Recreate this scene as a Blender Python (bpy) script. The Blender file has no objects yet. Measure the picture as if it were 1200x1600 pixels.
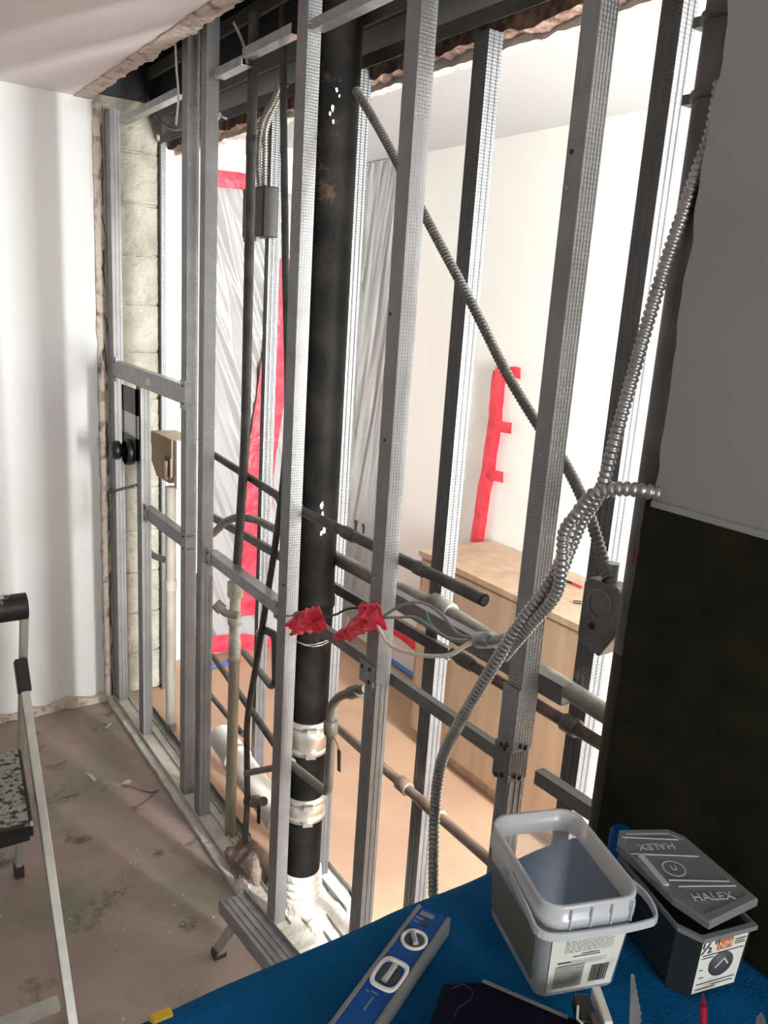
import bpy, bmesh, math, random
from mathutils import Vector, Matrix, noise
random.seed(7)
SC = bpy.context.scene
COL = SC.collection

# ------------------------------------------------------------------ camera
YAW, PITCH, ROLL, FPX = 0.604377336, 0.246757055, 0.0661551633, 1269.01773
CAM = Vector((-0.89086914, -3.36362378, 1.7625797))
_f = Vector((math.sin(YAW)*math.cos(PITCH), math.cos(YAW)*math.cos(PITCH), -math.sin(PITCH)))
_r = Vector((math.cos(YAW), -math.sin(YAW), 0)); _u = _r.cross(_f)
CR = _r*math.cos(ROLL)+_u*math.sin(ROLL); CU = -_r*math.sin(ROLL)+_u*math.cos(ROLL); CF = _f
cd = bpy.data.cameras.new('camera'); cam = bpy.data.objects.new('camera', cd); COL.objects.link(cam)
m = Matrix.Identity(4)
for i in range(3):
    m[i][0] = CR[i]; m[i][1] = CU[i]; m[i][2] = -CF[i]; m[i][3] = CAM[i]
cam.matrix_world = m
cd.sensor_fit = 'VERTICAL'; cd.sensor_height = 36; cd.lens = 36*FPX/1600; cd.clip_start = .02
SC.camera = cam
SC.view_settings.view_transform = 'Standard'; SC.view_settings.look = 'None'
SC.view_settings.gamma = 1; SC.view_settings.use_curve_mapping = False
SC.view_settings.exposure = 0.0

# ------------------------------------------------------------------ light
w = bpy.data.worlds.new('world'); SC.world = w; w.use_nodes = True
w.node_tree.nodes['Background'].inputs[0].default_value = (.85, .93, 1, 1)
w.node_tree.nodes['Background'].inputs[1].default_value = 0.3
def area(name, loc, to, sx, sy, power, col=(1, 1, 1)):
    d = bpy.data.lights.new(name, 'AREA'); d.shape = 'RECTANGLE'; d.size = sx; d.size_y = sy; d.energy = power; d.color = col
    o = bpy.data.objects.new(name, d); COL.objects.link(o); o.location = loc
    o.rotation_euler = (Vector(to)-Vector(loc)).to_track_quat('-Z', 'Y').to_euler(); return o
area('back_room_window_light', (.83, -4.46, 1.35), (.72, 0, 1.25), .34, 1.3, 410, (1, 1, .985))
area('front_room_fill', (-.45, -5.42, 1.6), (-.5, -1.5, 1.3), .7, 1.1, 50, (.97, .98, 1))  # unseen fill behind the camera, added to light the front room at a graze
area('back_room_fill', (.58, -3.5, 2.41), (.62, -3.4, 0), .35, .35, 40, (1, .99, .96))  # added overhead fill, out of view, set where it misses the near stud webs

# ------------------------------------------------------------------ helpers
def at(px, py, x=None, y=None, z=None):
    d = CF + CR*((px-600)/FPX) - CU*((py-800)/FPX)
    i, v = (0, x) if x is not None else ((1, y) if y is not None else (2, z))
    return CAM + d*((v-CAM[i])/d[i])
def P(pts): return [at(a, b, x=c) for a, b, c in pts]

class MB:
    def __init__(s): s.v = []; s.f = []; s.sm = []
    def add(s, vs, fs, sm=False):
        o = len(s.v); s.v += [Vector(q) for q in vs]; s.f += [tuple(i+o for i in q) for q in fs]; s.sm += [sm]*len(fs)
        return s
    def box(s, x0, x1, y0, y1, z0, z1):
        vs = [(x, y, z) for x in (x0, x1) for y in (y0, y1) for z in (z0, z1)]
        return s.add(vs, [(0, 1, 3, 2), (4, 6, 7, 5), (0, 4, 5, 1), (2, 3, 7, 6), (0, 2, 6, 4), (1, 5, 7, 3)])
    def obox(s, c, ax, ay, az):          # half-axis vectors
        c = Vector(c); ax = Vector(ax); ay = Vector(ay); az = Vector(az)
        vs = [c+ax*i+ay*j+az*k for i in (-1, 1) for j in (-1, 1) for k in (-1, 1)]
        return s.add(vs, [(0, 1, 3, 2), (4, 6, 7, 5), (0, 4, 5, 1), (2, 3, 7, 6), (0, 2, 6, 4), (1, 5, 7, 3)])
    def beam(s, a, b, w, h, up=(0, 0, 1)):
        a = Vector(a); b = Vector(b); d = (b-a).normalized(); sd = d.cross(Vector(up)).normalized(); u = sd.cross(d)
        return s.obox((a+b)/2, (b-a)/2, sd*w/2, u*h/2)
    def profile(s, prof, org, ax, ay, dirv, closed=True):     # extrude a 2-D outline along dirv
        org = Vector(org); ax = Vector(ax); ay = Vector(ay); dirv = Vector(dirv); n = len(prof)
        vs = [org+ax*p[0]+ay*p[1] for p in prof]; vs += [q+dirv for q in vs]
        fs = [(i, (i+1) % n, (i+1) % n+n, i+n) for i in range(n)]
        if closed: fs += [tuple(range(n-1, -1, -1)), tuple(range(n, 2*n))]
        return s.add(vs, fs)
    def tube(s, pts, r, n=12, smooth=True, cap=True, rf=None):
        pts = [Vector(p) for p in pts]; t0 = (pts[1]-pts[0]).normalized()
        a = t0.orthogonal().normalized(); vs = []; fs = []
        for i, p in enumerate(pts):
            t = (pts[min(i+1, len(pts)-1)]-pts[max(i-1, 0)]).normalized()
            a = (a-t*a.dot(t)).normalized(); b = t.cross(a); rr = rf[i] if rf else r
            vs += [p+(a*math.cos(2*math.pi*k/n)+b*math.sin(2*math.pi*k/n))*rr for k in range(n)]
        for i in range(len(pts)-1):
            fs += [(i*n+k, i*n+(k+1) % n, (i+1)*n+(k+1) % n, (i+1)*n+k) for k in range(n)]
        s.add(vs, fs, smooth)
        if cap: s.add(vs[:n], [tuple(range(n-1, -1, -1))]); s.add(vs[-n:], [tuple(range(n))])
        return s
    def lathe(s, prof, org, axis=(0, 0, 1), n=28, smooth=True):     # prof: (radius, height)
        org = Vector(org); ax = Vector(axis).normalized(); a = ax.orthogonal().normalized(); b = ax.cross(a); vs = []; fs = []
        for r, h in prof: vs += [org+ax*h+(a*math.cos(2*math.pi*k/n)+b*math.sin(2*math.pi*k/n))*r for k in range(n)]
        for i in range(len(prof)-1): fs += [(i*n+k, i*n+(k+1) % n, (i+1)*n+(k+1) % n, (i+1)*n+k) for k in range(n)]
        return s.add(vs, fs, smooth)
    def build(s, name, mat, parent=None, label=None, bevel=0, solid=0, recalc=True):
        me = bpy.data.meshes.new(name); me.from_pydata([tuple(q) for q in s.v], [], s.f)
        for p, q in zip(me.polygons, s.sm): p.use_smooth = q
        if recalc:
            bm = bmesh.new(); bm.from_mesh(me); bmesh.ops.recalc_face_normals(bm, faces=bm.faces); bm.to_mesh(me); bm.free()
        me.materials.append(mat); o = bpy.data.objects.new(name, me); COL.objects.link(o)
        if parent is not None: o.parent = parent
        if label: o['label'] = label
        if bevel:
            b = o.modifiers.new('bevel', 'BEVEL'); b.width = bevel; b.segments = 2; b.limit_method = 'ANGLE'
        if solid:
            b = o.modifiers.new('solid', 'SOLIDIFY'); b.thickness = solid; b.offset = 0
        return o
def tag(o, label, cat, group=None, kind=None):
    o['label'] = label; o['category'] = cat
    if group: o['group'] = group
    if kind: o['kind'] = kind
    return o
def empty(name, label, cat, loc=(0, 0, 0), group=None):
    o = bpy.data.objects.new(name, None); COL.objects.link(o); o.location = loc; o.empty_display_size = .05
    bpy.context.view_layer.update()
    return tag(o, label, cat, group)
def put(o, parent):            # parent without moving
    o.parent = parent; o.matrix_parent_inverse = Matrix.Translation(parent.location).inverted(); return o
def struct(o): o['kind'] = 'structure'; return o
def smoothpath(pts, step=.01):
    pts = [Vector(p) for p in pts]; Q = [pts[0]*2-pts[1]]+pts+[pts[-1]*2-pts[-2]]; dense = []
    for i in range(1, len(Q)-2):
        a, b, c, d = Q[i-1:i+3]; n = max(2, int((c-b).length/step*2))
        for k in range(n):
            t = k/n
            dense.append(.5*((2*b)+(c-a)*t+(2*a-5*b+4*c-d)*t*t+(3*b-a-3*c+d)*t**3))
    dense.append(pts[-1]); out = [dense[0]]; acc = 0; last = dense[0]
    for q in dense[1:]:
        while (q-last).length >= step: last = last+(q-last).normalized()*step; out.append(last.copy())
    out.append(dense[-1]) if (dense[-1]-out[-1]).length > step*.3 else None
    return out
def bent(pts, r=.03, n=5):       # straight runs with rounded corners
    pts = [Vector(p) for p in pts]; out = [pts[0]]
    for i in range(1, len(pts)-1):
        a = (pts[i-1]-pts[i]); b = (pts[i+1]-pts[i]); ra = min(r, a.length*.45, b.length*.45)
        A = pts[i]+a.normalized()*ra; B = pts[i]+b.normalized()*ra
        for k in range(n+1):
            t = k/n; out.append(A*(1-t)**2+pts[i]*2*t*(1-t)+B*t*t)
    out.append(pts[-1]); return out
def text_mesh(name, txt, size, M4, mat, parent, depth=.0004, align='CENTER'):
    cu = bpy.data.curves.new(name, 'FONT'); cu.body = txt; cu.size = size; cu.extrude = depth; cu.align_x = align; cu.align_y = 'CENTER'
    t = bpy.data.objects.new(name+'_src', cu); COL.objects.link(t); bpy.context.view_layer.update()
    me = bpy.data.meshes.new_from_object(t.evaluated_get(bpy.context.evaluated_depsgraph_get()))
    bpy.data.objects.remove(t); bpy.data.curves.remove(cu)
    me.transform(M4); me.name = name; me.materials.clear(); me.materials.append(mat)
    o = bpy.data.objects.new(name, me); COL.objects.link(o); put(o, parent) if parent else None
    return o
def frame(o, X, Y):             # 4x4 with given x and y axes
    X = Vector(X).normalized(); Y = Vector(Y); Z = X.cross(Y).normalized(); Y = Z.cross(X)
    M4 = Matrix.Identity(4)
    for i in range(3): M4[i][0] = X[i]; M4[i][1] = Y[i]; M4[i][2] = Z[i]; M4[i][3] = o[i]
    return M4

# ------------------------------------------------------------------ materials
def mat(name, col, rough=.5, metal=0, col2=None, scale=8, detail=4, bump=0, bscale=60, stretch=(1, 1, 1), lo=.35, hi=.65, rv=0, **kw):
    M = bpy.data.materials.new(name); M.use_nodes = True; nt = M.node_tree; N = nt.nodes; L = nt.links
    b = N['Principled BSDF']; b.inputs['Base Color'].default_value = (*col, 1); b.inputs['Roughness'].default_value = rough; b.inputs['Metallic'].default_value = metal
    tc = N.new('ShaderNodeTexCoord'); mp = N.new('ShaderNodeMapping'); mp.inputs['Scale'].default_value = stretch; L.new(tc.outputs['Object'], mp.inputs[0])
    if col2 is not None:
        n = N.new('ShaderNodeTexNoise'); n.inputs['Scale'].default_value = scale; n.inputs['Detail'].default_value = detail; L.new(mp.outputs[0], n.inputs[0])
        r = N.new('ShaderNodeValToRGB'); r.color_ramp.elements[0].position = lo; r.color_ramp.elements[1].position = hi
        r.color_ramp.elements[0].color = (*col, 1); r.color_ramp.elements[1].color = (*col2, 1)
        L.new(n.outputs[0], r.inputs[0]); L.new(r.outputs[0], b.inputs['Base Color'])
        M['ramp'] = r.name
    if bump:
        n2 = N.new('ShaderNodeTexNoise'); n2.inputs['Scale'].default_value = bscale; n2.inputs['Detail'].default_value = 5; L.new(mp.outputs[0], n2.inputs[0])
        bp = N.new('ShaderNodeBump'); bp.inputs['Strength'].default_value = bump; bp.inputs['Distance'].default_value = .01
        L.new(n2.outputs[0], bp.inputs['Height']); L.new(bp.outputs[0], b.inputs['Normal'])
    for k, v in kw.items(): b.inputs[k.replace('_', ' ')].default_value = v
    return M
def knurl(name, col, rough, metal, pitch=470, strength=.22, dark=.86):
    M = mat(name, col, rough, metal); nt = M.node_tree; N = nt.nodes; L = nt.links; b = N['Principled BSDF']
    tc = [n for n in N if n.type == 'TEX_COORD'][0]
    sp = N.new('ShaderNodeSeparateXYZ'); L.new(tc.outputs['Object'], sp.inputs[0])
    def mth(op, a, c=None):
        q = N.new('ShaderNodeMath'); q.operation = op
        for i, s in enumerate((a, c)):
            if s is None: continue
            if isinstance(s, (int, float)): q.inputs[i].default_value = s
            else: L.new(s, q.inputs[i])
        return q.outputs[0]
    h = mth('ADD', sp.outputs[0], sp.outputs[1])
    a = mth('SINE', mth('MULTIPLY', mth('ADD', h, sp.outputs[2]), pitch)); c = mth('SINE', mth('MULTIPLY', mth('SUBTRACT', h, sp.outputs[2]), pitch))
    d = mth('MULTIPLY', a, c)
    bp = N.new('ShaderNodeBump'); bp.inputs['Strength'].default_value = strength; bp.inputs['Distance'].default_value = .002
    L.new(d, bp.inputs['Height']); L.new(bp.outputs[0], b.inputs['Normal'])
    n = N.new('ShaderNodeTexNoise'); n.inputs['Scale'].default_value = 14; L.new(tc.outputs['Object'], n.inputs[0])
    r = N.new('ShaderNodeValToRGB'); r.color_ramp.elements[0].color = (*[c_*dark for c_ in col], 1); r.color_ramp.elements[1].color = (*col, 1)
    mm = mth('ADD', mth('MULTIPLY', d, .10), n.outputs[0]); L.new(mm, r.inputs[0]); L.new(r.outputs[0], b.inputs['Base Color'])
    r.color_ramp.elements[0].position = .38; r.color_ramp.elements[1].position = .6
    return M
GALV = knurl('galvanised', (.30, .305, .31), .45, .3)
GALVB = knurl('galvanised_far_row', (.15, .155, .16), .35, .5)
GALVD = knurl('galvanised_dull', (.21, .21, .20), .5, .3)
PLAIN = mat('plain_steel', (.40, .41, .41), .38, .6, (.30, .31, .31), 30, bump=.05)
DARKST = mat('dark_steel', (.10, .10, .10), .5, .6, (.16, .155, .15), 14, bump=.1)
IRON = mat('cast_iron', (.008, .008, .008), .5, 0, (.022, .021, .019), 9, bump=.18, bscale=160, lo=.4, hi=.75, Specular_IOR_Level=.05)
def iron_rust():
    M = IRON; nt = M.node_tree; N = nt.nodes; L = nt.links; b = N['Principled BSDF']
    v = N.new('ShaderNodeTexNoise'); v.inputs['Scale'].default_value = 5; v.inputs['Detail'].default_value = 10; v.inputs['Roughness'].default_value = .7
    tc = [n for n in N if n.type == 'TEX_COORD'][0]; L.new(tc.outputs['Object'], v.inputs[0])
    r = N.new('ShaderNodeValToRGB'); r.color_ramp.elements[0].position = .62; r.color_ramp.elements[1].position = .74
    mx = N.new('ShaderNodeMixRGB'); mx.inputs[2].default_value = (.10, .06, .045, 1)
    L.new(v.outputs[0], r.inputs[0]); L.new(r.outputs[0], mx.inputs[0]); L.new(N[M['ramp']].outputs[0], mx.inputs[1]); L.new(mx.outputs[0], b.inputs['Base Color'])
iron_rust()
PIPE = mat('old_galvanised_pipe', (.20, .19, .17), .5, .5, (.30, .29, .25), 20, bump=.15)
PIPED = mat('dark_pipe', (.07, .068, .065), .45, .5, (.13, .125, .12), 18, bump=.15)
COPPER = mat('old_copper', (.36, .27, .21), .45, .35, (.24, .17, .13), 14, bump=.1)
BROWNP = mat('brown_pipe', (.10, .06, .05), .45, .4, (.2, .15, .12), 16, bump=.1)
OLIVE = mat('tarnished_brass', (.28, .25, .17), .5, .3, (.45, .42, .33), 10, stretch=(1, 1, .5), bump=.2)
PAINTEDP = mat('chalky_pipe', (.75, .73, .66), .6, 0, (.45, .42, .34), 22, bump=.3, lo=.45, hi=.7)
PVC = mat('pvc', (.72, .70, .62), .4, 0, (.6, .57, .5), 6)
PVCW = mat('pvc_white', (.78, .74, .68), .4)
TAN = mat('tan_plastic', (.55, .42, .27), .5, 0, (.48, .36, .22), 12)
BLACK = mat('black_plastic', (.012, .012, .012), .4)
RUBBER = mat('rubber', (.05, .03, .025), .7)
RED = mat('red_tape', (.75, .02, .05), .35, 0, (.85, .06, .09), 20, bump=.5, bscale=30)
BLUET = mat('blue_tape', (.05, .22, .65), .5)
WHITEW = mat('white_wire', (.8, .78, .68), .4)
GREYW = mat('grey_wire', (.25, .25, .25), .4)
GREENW = mat('green_wire', (.03, .22, .14), .4)
ARM = mat('armoured_cable', (.42, .41, .38), .38, .8, (.3, .29, .27), 30)
ARMD = mat('armoured_cable_dull', (.16, .155, .14), .5, .6, (.22, .21, .19), 30)
STAINL = mat('band_steel', (.75, .72, .66), .3, .8, (.55, .5, .45), 20)
WOOD = mat('cabinet_wood', (.37, .25, .165), .5, 0, (.50, .36, .25), 3, 6, stretch=(6, 6, .6), lo=.3, hi=.7)
WHITE = mat('wall_white', (.86, .87, .83), .6, 0, (.83, .84, .8), 2)
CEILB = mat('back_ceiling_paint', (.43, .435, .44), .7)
def wallpaint():
    return mat('wall_paint', (.76, .78, .74), .55, 0, (.80, .81, .80), 1.6, 3, bump=.06, bscale=9)
WALL = wallpaint()
WALLR = mat('drywall_right', (.34, .34, .33), .75, 0, (.31, .31, .295), 4)
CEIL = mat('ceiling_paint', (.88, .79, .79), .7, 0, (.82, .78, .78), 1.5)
BLOCK = mat('masonry', (.30, .29, .235), .9, 0, (.44, .42, .35), 9, 8, bump=1, bscale=55, lo=.3, hi=.6)
PLASTER = mat('broken_plaster', (.62, .52, .44), .9, 0, (.24, .15, .11), 22, 8, bump=1, bscale=40, lo=.52, hi=.68)
PLASTW = mat('white_plaster', (.80, .76, .70), .85, 0, (.62, .58, .52), 16, 8, bump=.6, bscale=60)
SILL = mat('plaster_sill', (.62, .60, .54), .8, 0, (.45, .42, .36), 9, 8, bump=.5, bscale=50, lo=.45, hi=.7)
MUD = mat('brown_mortar', (.17, .11, .09), .9, 0, (.32, .25, .21), 20, 8, bump=1, bscale=50)
TILE = mat('dark_tile', (.012, .014, .006), .85, 0, (.022, .023, .010), 14, bump=.2, Specular_IOR_Level=.12)
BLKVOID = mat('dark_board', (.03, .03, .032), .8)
def tile_rows():
    nt = TILE.node_tree; N = nt.nodes; L = nt.links; b = N['Principled BSDF']; tc = [n for n in N if n.type == 'TEX_COORD'][0]
    sp = N.new('ShaderNodeSeparateXYZ'); cb = N.new('ShaderNodeCombineXYZ'); L.new(tc.outputs['Object'], sp.inputs[0]); L.new(sp.outputs[1], cb.inputs[0]); L.new(sp.outputs[2], cb.inputs[1])
    br_ = N.new('ShaderNodeTexBrick'); br_.inputs['Scale'].default_value = 1; br_.inputs['Brick Width'].default_value = .048; br_.inputs['Row Height'].default_value = .012; br_.inputs['Mortar Size'].default_value = .0012
    L.new(cb.outputs[0], br_.inputs[0]); bp = N.new('ShaderNodeBump'); bp.inputs['Strength'].default_value = .6; bp.inputs['Distance'].default_value = .003; bp.invert = True
    L.new(br_.outputs['Fac'], bp.inputs['Height']); L.new(bp.outputs[0], b.inputs['Normal'])
tile_rows()
def floor_mat():
    M = mat('concrete_floor', (.27, .20, .175), .55, 0, (.40, .31, .28), 3, 8, bump=.15, bscale=20, lo=.3, hi=.7)
    nt = M.node_tree; N = nt.nodes; L = nt.links; b = N['Principled BSDF']; tc = [n for n in N if n.type == 'TEX_COORD'][0]
    def layer(prev, sc, lo, hi, col, det=8, off=0):
        mp = N.new('ShaderNodeMapping'); mp.inputs['Location'].default_value = (off, off*2, 0); L.new(tc.outputs['Object'], mp.inputs[0])
        n = N.new('ShaderNodeTexNoise'); n.inputs['Scale'].default_value = sc; n.inputs['Detail'].default_value = det; n.inputs['Roughness'].default_value = .65; L.new(mp.outputs[0], n.inputs[0])
        r = N.new('ShaderNodeValToRGB'); r.color_ramp.elements[0].position = lo; r.color_ramp.elements[1].position = hi; L.new(n.outputs[0], r.inputs[0])
        mx = N.new('ShaderNodeMixRGB'); mx.inputs[2].default_value = (*col, 1); L.new(r.outputs[0], mx.inputs[0]); L.new(prev, mx.inputs[1]); return mx.outputs[0]
    c = layer(N[M['ramp']].outputs[0], 1.8, .50, .62, (.20, .20, .15), off=3.3)
    c = layer(c, 5, .58, .66, (.10, .10, .07), off=9)
    c = layer(c, 60, .73, .76, (.5, .47, .42), 3, off=1)
    L.new(c, b.inputs['Base Color']); return M
FLOOR = floor_mat()
FLOORB = mat('tan_floor_paper', (.40, .25, .175), .6, 0, (.47, .31, .20), 2.5, 5, lo=.4, hi=.6)
def plastic_sheet(name, t, col=(.40, .40, .40)):
    M = mat(name, col, .22); nt = M.node_tree; N = nt.nodes; L = nt.links; b = N['Principled BSDF']; out = N['Material Output']
    tr = N.new('ShaderNodeBsdfTransparent'); mx = N.new('ShaderNodeMixShader'); mx.inputs[0].default_value = t
    L.new(b.outputs[0], mx.inputs[1]); L.new(tr.outputs[0], mx.inputs[2]); L.new(mx.outputs[0], out.inputs[0]); return M
SHEET = plastic_sheet('poly_sheet', .15)
TUB = plastic_sheet('frosted_plastic', .64, (.74, .75, .74))
TUBRIM = plastic_sheet('frosted_plastic_thick', .18, (.66, .67, .67))
CLEAR = plastic_sheet('smoky_plastic', .5, (.05, .06, .055))
CLEARL = plastic_sheet('smoky_lid', .25, (.26, .27, .27))
def blanket_mat():
    M = mat('moving_blanket', (.0, .075, .20), .85, 0, (.0, .10, .26), 6, 5, bump=.5, bscale=350, Specular_IOR_Level=.12)
    return M
BLANKET = blanket_mat()
LBLUE = mat('level_blue', (.0, .055, .24), .5, 0, (.0, .075, .28), 40, Specular_IOR_Level=.2)
LABEL = mat('paper_label', (.74, .74, .64), .6)
LABELG = mat('label_print_grey', (.15, .15, .135), .6)
INK = mat('ink', (.03, .03, .03), .6)
ORANGE = mat('label_orange', (.62, .16, .03), .6)
NAVY = mat('navy_case', (.002, .002, .009), .6, Specular_IOR_Level=.1)
LADAL = mat('ladder_aluminium', (.52, .53, .48), .45, .55, (.62, .6, .52), 25, bump=.1)
def grip():
    return mat('paint_spattered_tread', (.035, .035, .035), .6, 0, (.42, .42, .36), 60, 8, bump=.8, bscale=120, lo=.42, hi=.5)
GRIP = grip()
CAPM = mat('spattered_black', (.012, .012, .012), .45, 0, (.6, .6, .55), 18, 8, bump=.3, lo=.62, hi=.66)
YEL = mat('yellow_plastic', (.6, .4, .02), .5)
DEBRIS = mat('drywall_scrap', (.55, .5, .42), .8)
KRAFT = mat('cardboard_scrap', (.27, .2, .13), .8)
GLASSM = mat('vial', (.35, .38, .36), .1)

# ------------------------------------------------------------------ room shell
H = 2.44
def rough_strip(name, pa, pb, w0, w1, th, material, nrm, across, seed=0, n=60, jag=.02):
    """ragged broken-edge slab between two straight lines"""
    pa = Vector(pa); pb = Vector(pb); nrm = Vector(nrm); ac = Vector(across); mb = MB(); vs = []; fs = []
    for i in range(n+1):
        p = pa.lerp(pb, i/n); s_ = p*1.0
        e0 = w0 + jag*.4*noise.noise(p*14+Vector((seed, 0, 0))); e1 = w1 + jag*noise.noise(p*9+Vector((seed, 5, 0)))+jag*.6*noise.noise(p*31+Vector((seed, 9, 0)))
        t = th*(1+.5*noise.noise(p*25+Vector((0, seed, 0))))
        vs += [p+ac*e0, p+ac*e1, p+ac*e1+nrm*t, p+ac*e0+nrm*t]
    for i in range(n):
        a = i*4; fs += [(a+k, a+(k+1) % 4, a+4+(k+1) % 4, a+4+k) for k in range(4)]
    fs += [(3, 2, 1, 0), (n*4, n*4+1, n*4+2, n*4+3)]
    return mb.add(vs, fs)
struct(MB().box(-3, 0, -5.5, 0, -.05, 0).build('floor', FLOOR))
struct(MB().box(.0, 1.39, -4.4, .25, -.05, -.001).build('floor', FLOORB))
struct(MB().box(-3, -.02, -5.5, 0, H, H+.05).build('ceiling', CEIL))
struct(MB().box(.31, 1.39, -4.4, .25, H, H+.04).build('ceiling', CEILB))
struct(MB().box(-3.1, 0, 0, .12, 0, H).build('wall_left', WALL))
# exposed block between the two stud rows, with mortar joints modelled as grooves
mb = MB(); z = 0
while z < 2.7:
    z1 = min(z+.19, 2.72); mb.box(.0, .265, .012, .13, z+.006, z1-.004); mb.box(0, .262, .02, .13, z1-.004, z1+.006); z = z1
o = struct(mb.build('wall_block_end', BLOCK)); 
bm_ = o.modifiers.new('sub', 'SUBSURF'); bm_.subdivision_type = 'SIMPLE'; bm_.levels = 4; bm_.render_levels = 4
tx = bpy.data.textures.new('rough', 'CLOUDS'); tx.noise_scale = .02; dm = o.modifiers.new('d', 'DISPLACE'); dm.texture = tx; dm.strength = .012; dm.texture_coords = 'GLOBAL'
struct(MB().box(.265, .31, .0, .25, 0, H).build('wall_return', WHITE))
struct(MB().box(.31, 1.5, .25, .35, 0, H).build('wall_far_left', WHITE))
struct(MB().box(1.39, 1.5, -4.4, .25, 0, H).build('wall_far', WHITE))
struct(MB().box(1.36, 1.392, -4.36, -2.95, 0, 2.3).build('dark_blocker', mat('blocker_dark', (.035, .025, .02), .7)))  # unseen dark panel, added so the near stud webs reflect less light
# right-hand wall that the stud opening stops at
rw = MB(); rw.box(.017, .245, -5.5, -2.705, 0, H); struct(rw.build('wall_right', WALLR))
def edge(z): return -2.693 + .006*noise.noise(Vector((0, 0, z*7)))+.004*noise.noise(Vector((3, 0, z*25)))
mb = MB(); vs = []; fs = []; n = 70
for i in range(n+1):
    z = 1.53+(H-1.53)*i/n; vs += [(0, edge(z)-.005, z), (0, -5.5, z), (.016, edge(z)-.005, z), (.016, -5.5, z)]
for i in range(n):
    a = i*4; fs += [(a, a+4, a+5, a+1), (a+2, a+3, a+7, a+6), (a, a+2, a+6, a+4)]
fs += [(0, 1, 3, 2)]
struct(mb.add(vs, fs).build('wall_right_drywall', WALLR))
mb = MB(); vs = []; fs = []
for i in range(n+1):
    z = 1.535*i/n; vs += [(-.004, edge(z)+.004, z), (-.004, -5.5, z), (.016, edge(z)+.012, z), (.016, -5.5, z)]
for i in range(n):
    a = i*4; fs += [(a, a+4, a+5, a+1), (a+2, a+3, a+7, a+6), (a, a+2, a+6, a+4)]
fs += [(n*4, n*4+1, n*4+3, n*4+2)]
struct(mb.add(vs, fs).build('wall_right_dado', TILE))
struct(MB().box(-.006, .012, -5.5, -2.70, 1.530, 1.538).build('trim_1', WALLR))
# unseen sides of both rooms
struct(MB().box(-3.1, -3, -5.5, 0, 0, H).build('wall_front_left', WALL))
mb = MB(); mb.box(-3, -.85, -5.6, -5.5, 0, H).box(-.05, 0, -5.6, -5.5, 0, H).box(-.85, -.05, -5.6, -5.5, 0, .9).box(-.85, -.05, -5.6, -5.5, 2.25, H); struct(mb.build('wall_behind', WALL))
mb = MB(); mb.box(.245, .35, -4.5, -4.4, 0, H).box(1.0, 1.5, -4.5, -4.4, 0, H).box(.35, 1.0, -4.5, -4.4, 0, .7).box(.35, 1.0, -4.5, -4.4, 2.2, H); struct(mb.build('wall_back_room_end', WHITE))
struct(MB().box(.245, .31, -4.4, -2.705, 0, H).build('wall_back_room_near', WHITE))
def wframe(nm, x0, x1, y, z0, z1):
    mb = MB(); t = .04
    mb.box(x0, x0+t, y, y+.04, z0, z1).box(x1-t, x1, y, y+.04, z0, z1).box(x0, x1, y, y+.04, z0, z0+t).box(x0, x1, y, y+.04, z1-t, z1).box((x0+x1)/2-.015, (x0+x1)/2+.015, y, y+.04, z0, z1)
    struct(mb.build(nm, WHITE))
wframe('window_1', .35, 1.0, -4.43, .7, 2.2); wframe('fill_opening', -.85, -.05, -5.53, .9, 2.25)  # the second one frames an unseen opening added for the front room fill
# chase header: void over the stud wall
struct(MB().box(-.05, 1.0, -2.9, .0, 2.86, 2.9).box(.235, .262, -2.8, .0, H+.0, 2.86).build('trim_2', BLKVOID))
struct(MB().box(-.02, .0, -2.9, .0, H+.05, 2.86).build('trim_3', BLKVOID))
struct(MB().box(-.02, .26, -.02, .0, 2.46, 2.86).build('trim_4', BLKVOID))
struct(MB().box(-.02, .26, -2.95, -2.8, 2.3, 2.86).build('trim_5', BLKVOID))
# torn plaster edges
struct(rough_strip('a', (0, -2.75, 0), (0, 0, 0), -.05, .004, .018, CEIL, (0, 0, 1), (1, 0, 0), 1, 200, .016).build('trim_6', PLASTER)).location = (-.018, 0, H-.004)
BROWNED = mat('brown_broken_edge', (.10, .055, .04), .95, 0, (.34, .22, .17), 26, 9, bump=1, bscale=45, lo=.42, hi=.66)
struct(rough_strip('a', (0, -2.75, 0), (0, .2, 0), -.02, .026, .035, PLASTER, (1, 0, 0), (0, 0, -1), 4, 300, .014).build('trim_7', BROWNED)).location = (.285, 0, 2.335)
struct(rough_strip('a', (0, -2.75, 0), (0, .2, 0), -.02, .03, .03, PLASTER, (1, 0, 0), (0, 0, -1), 8, 300, .008).build('trim_8', PLASTW)).location = (.325, 0, 2.325)
struct(MB().box(.31, .33, -2.8, .25, 2.33, H).build('trim_9', WHITE))
struct(rough_strip('a', (0, 0, 0), (0, 0, 2.42), -.004, .026, .008, PLASTER, (0, -1, 0), (1, 0, 0), 3, 90, .02).build('trim_10', PLASTER)).location = (.0, .0, .01)
struct(rough_strip('a', (0, 0, 0), (0, 0, 2.42), -.02, .02, .02, PLASTER, (0, -1, 0), (1, 0, 0), 12, 90, .03).build('trim_11', BLOCK)).location = (.05, .01, .01)
struct(rough_strip('a', (-3, -.004, 0), (0, -.004, 0), -.0, .035, .022, PLASTER, (0, -1, 0), (0, 0, 1), 6, 120, .025).build('baseboard_left', PLASTER))
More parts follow.
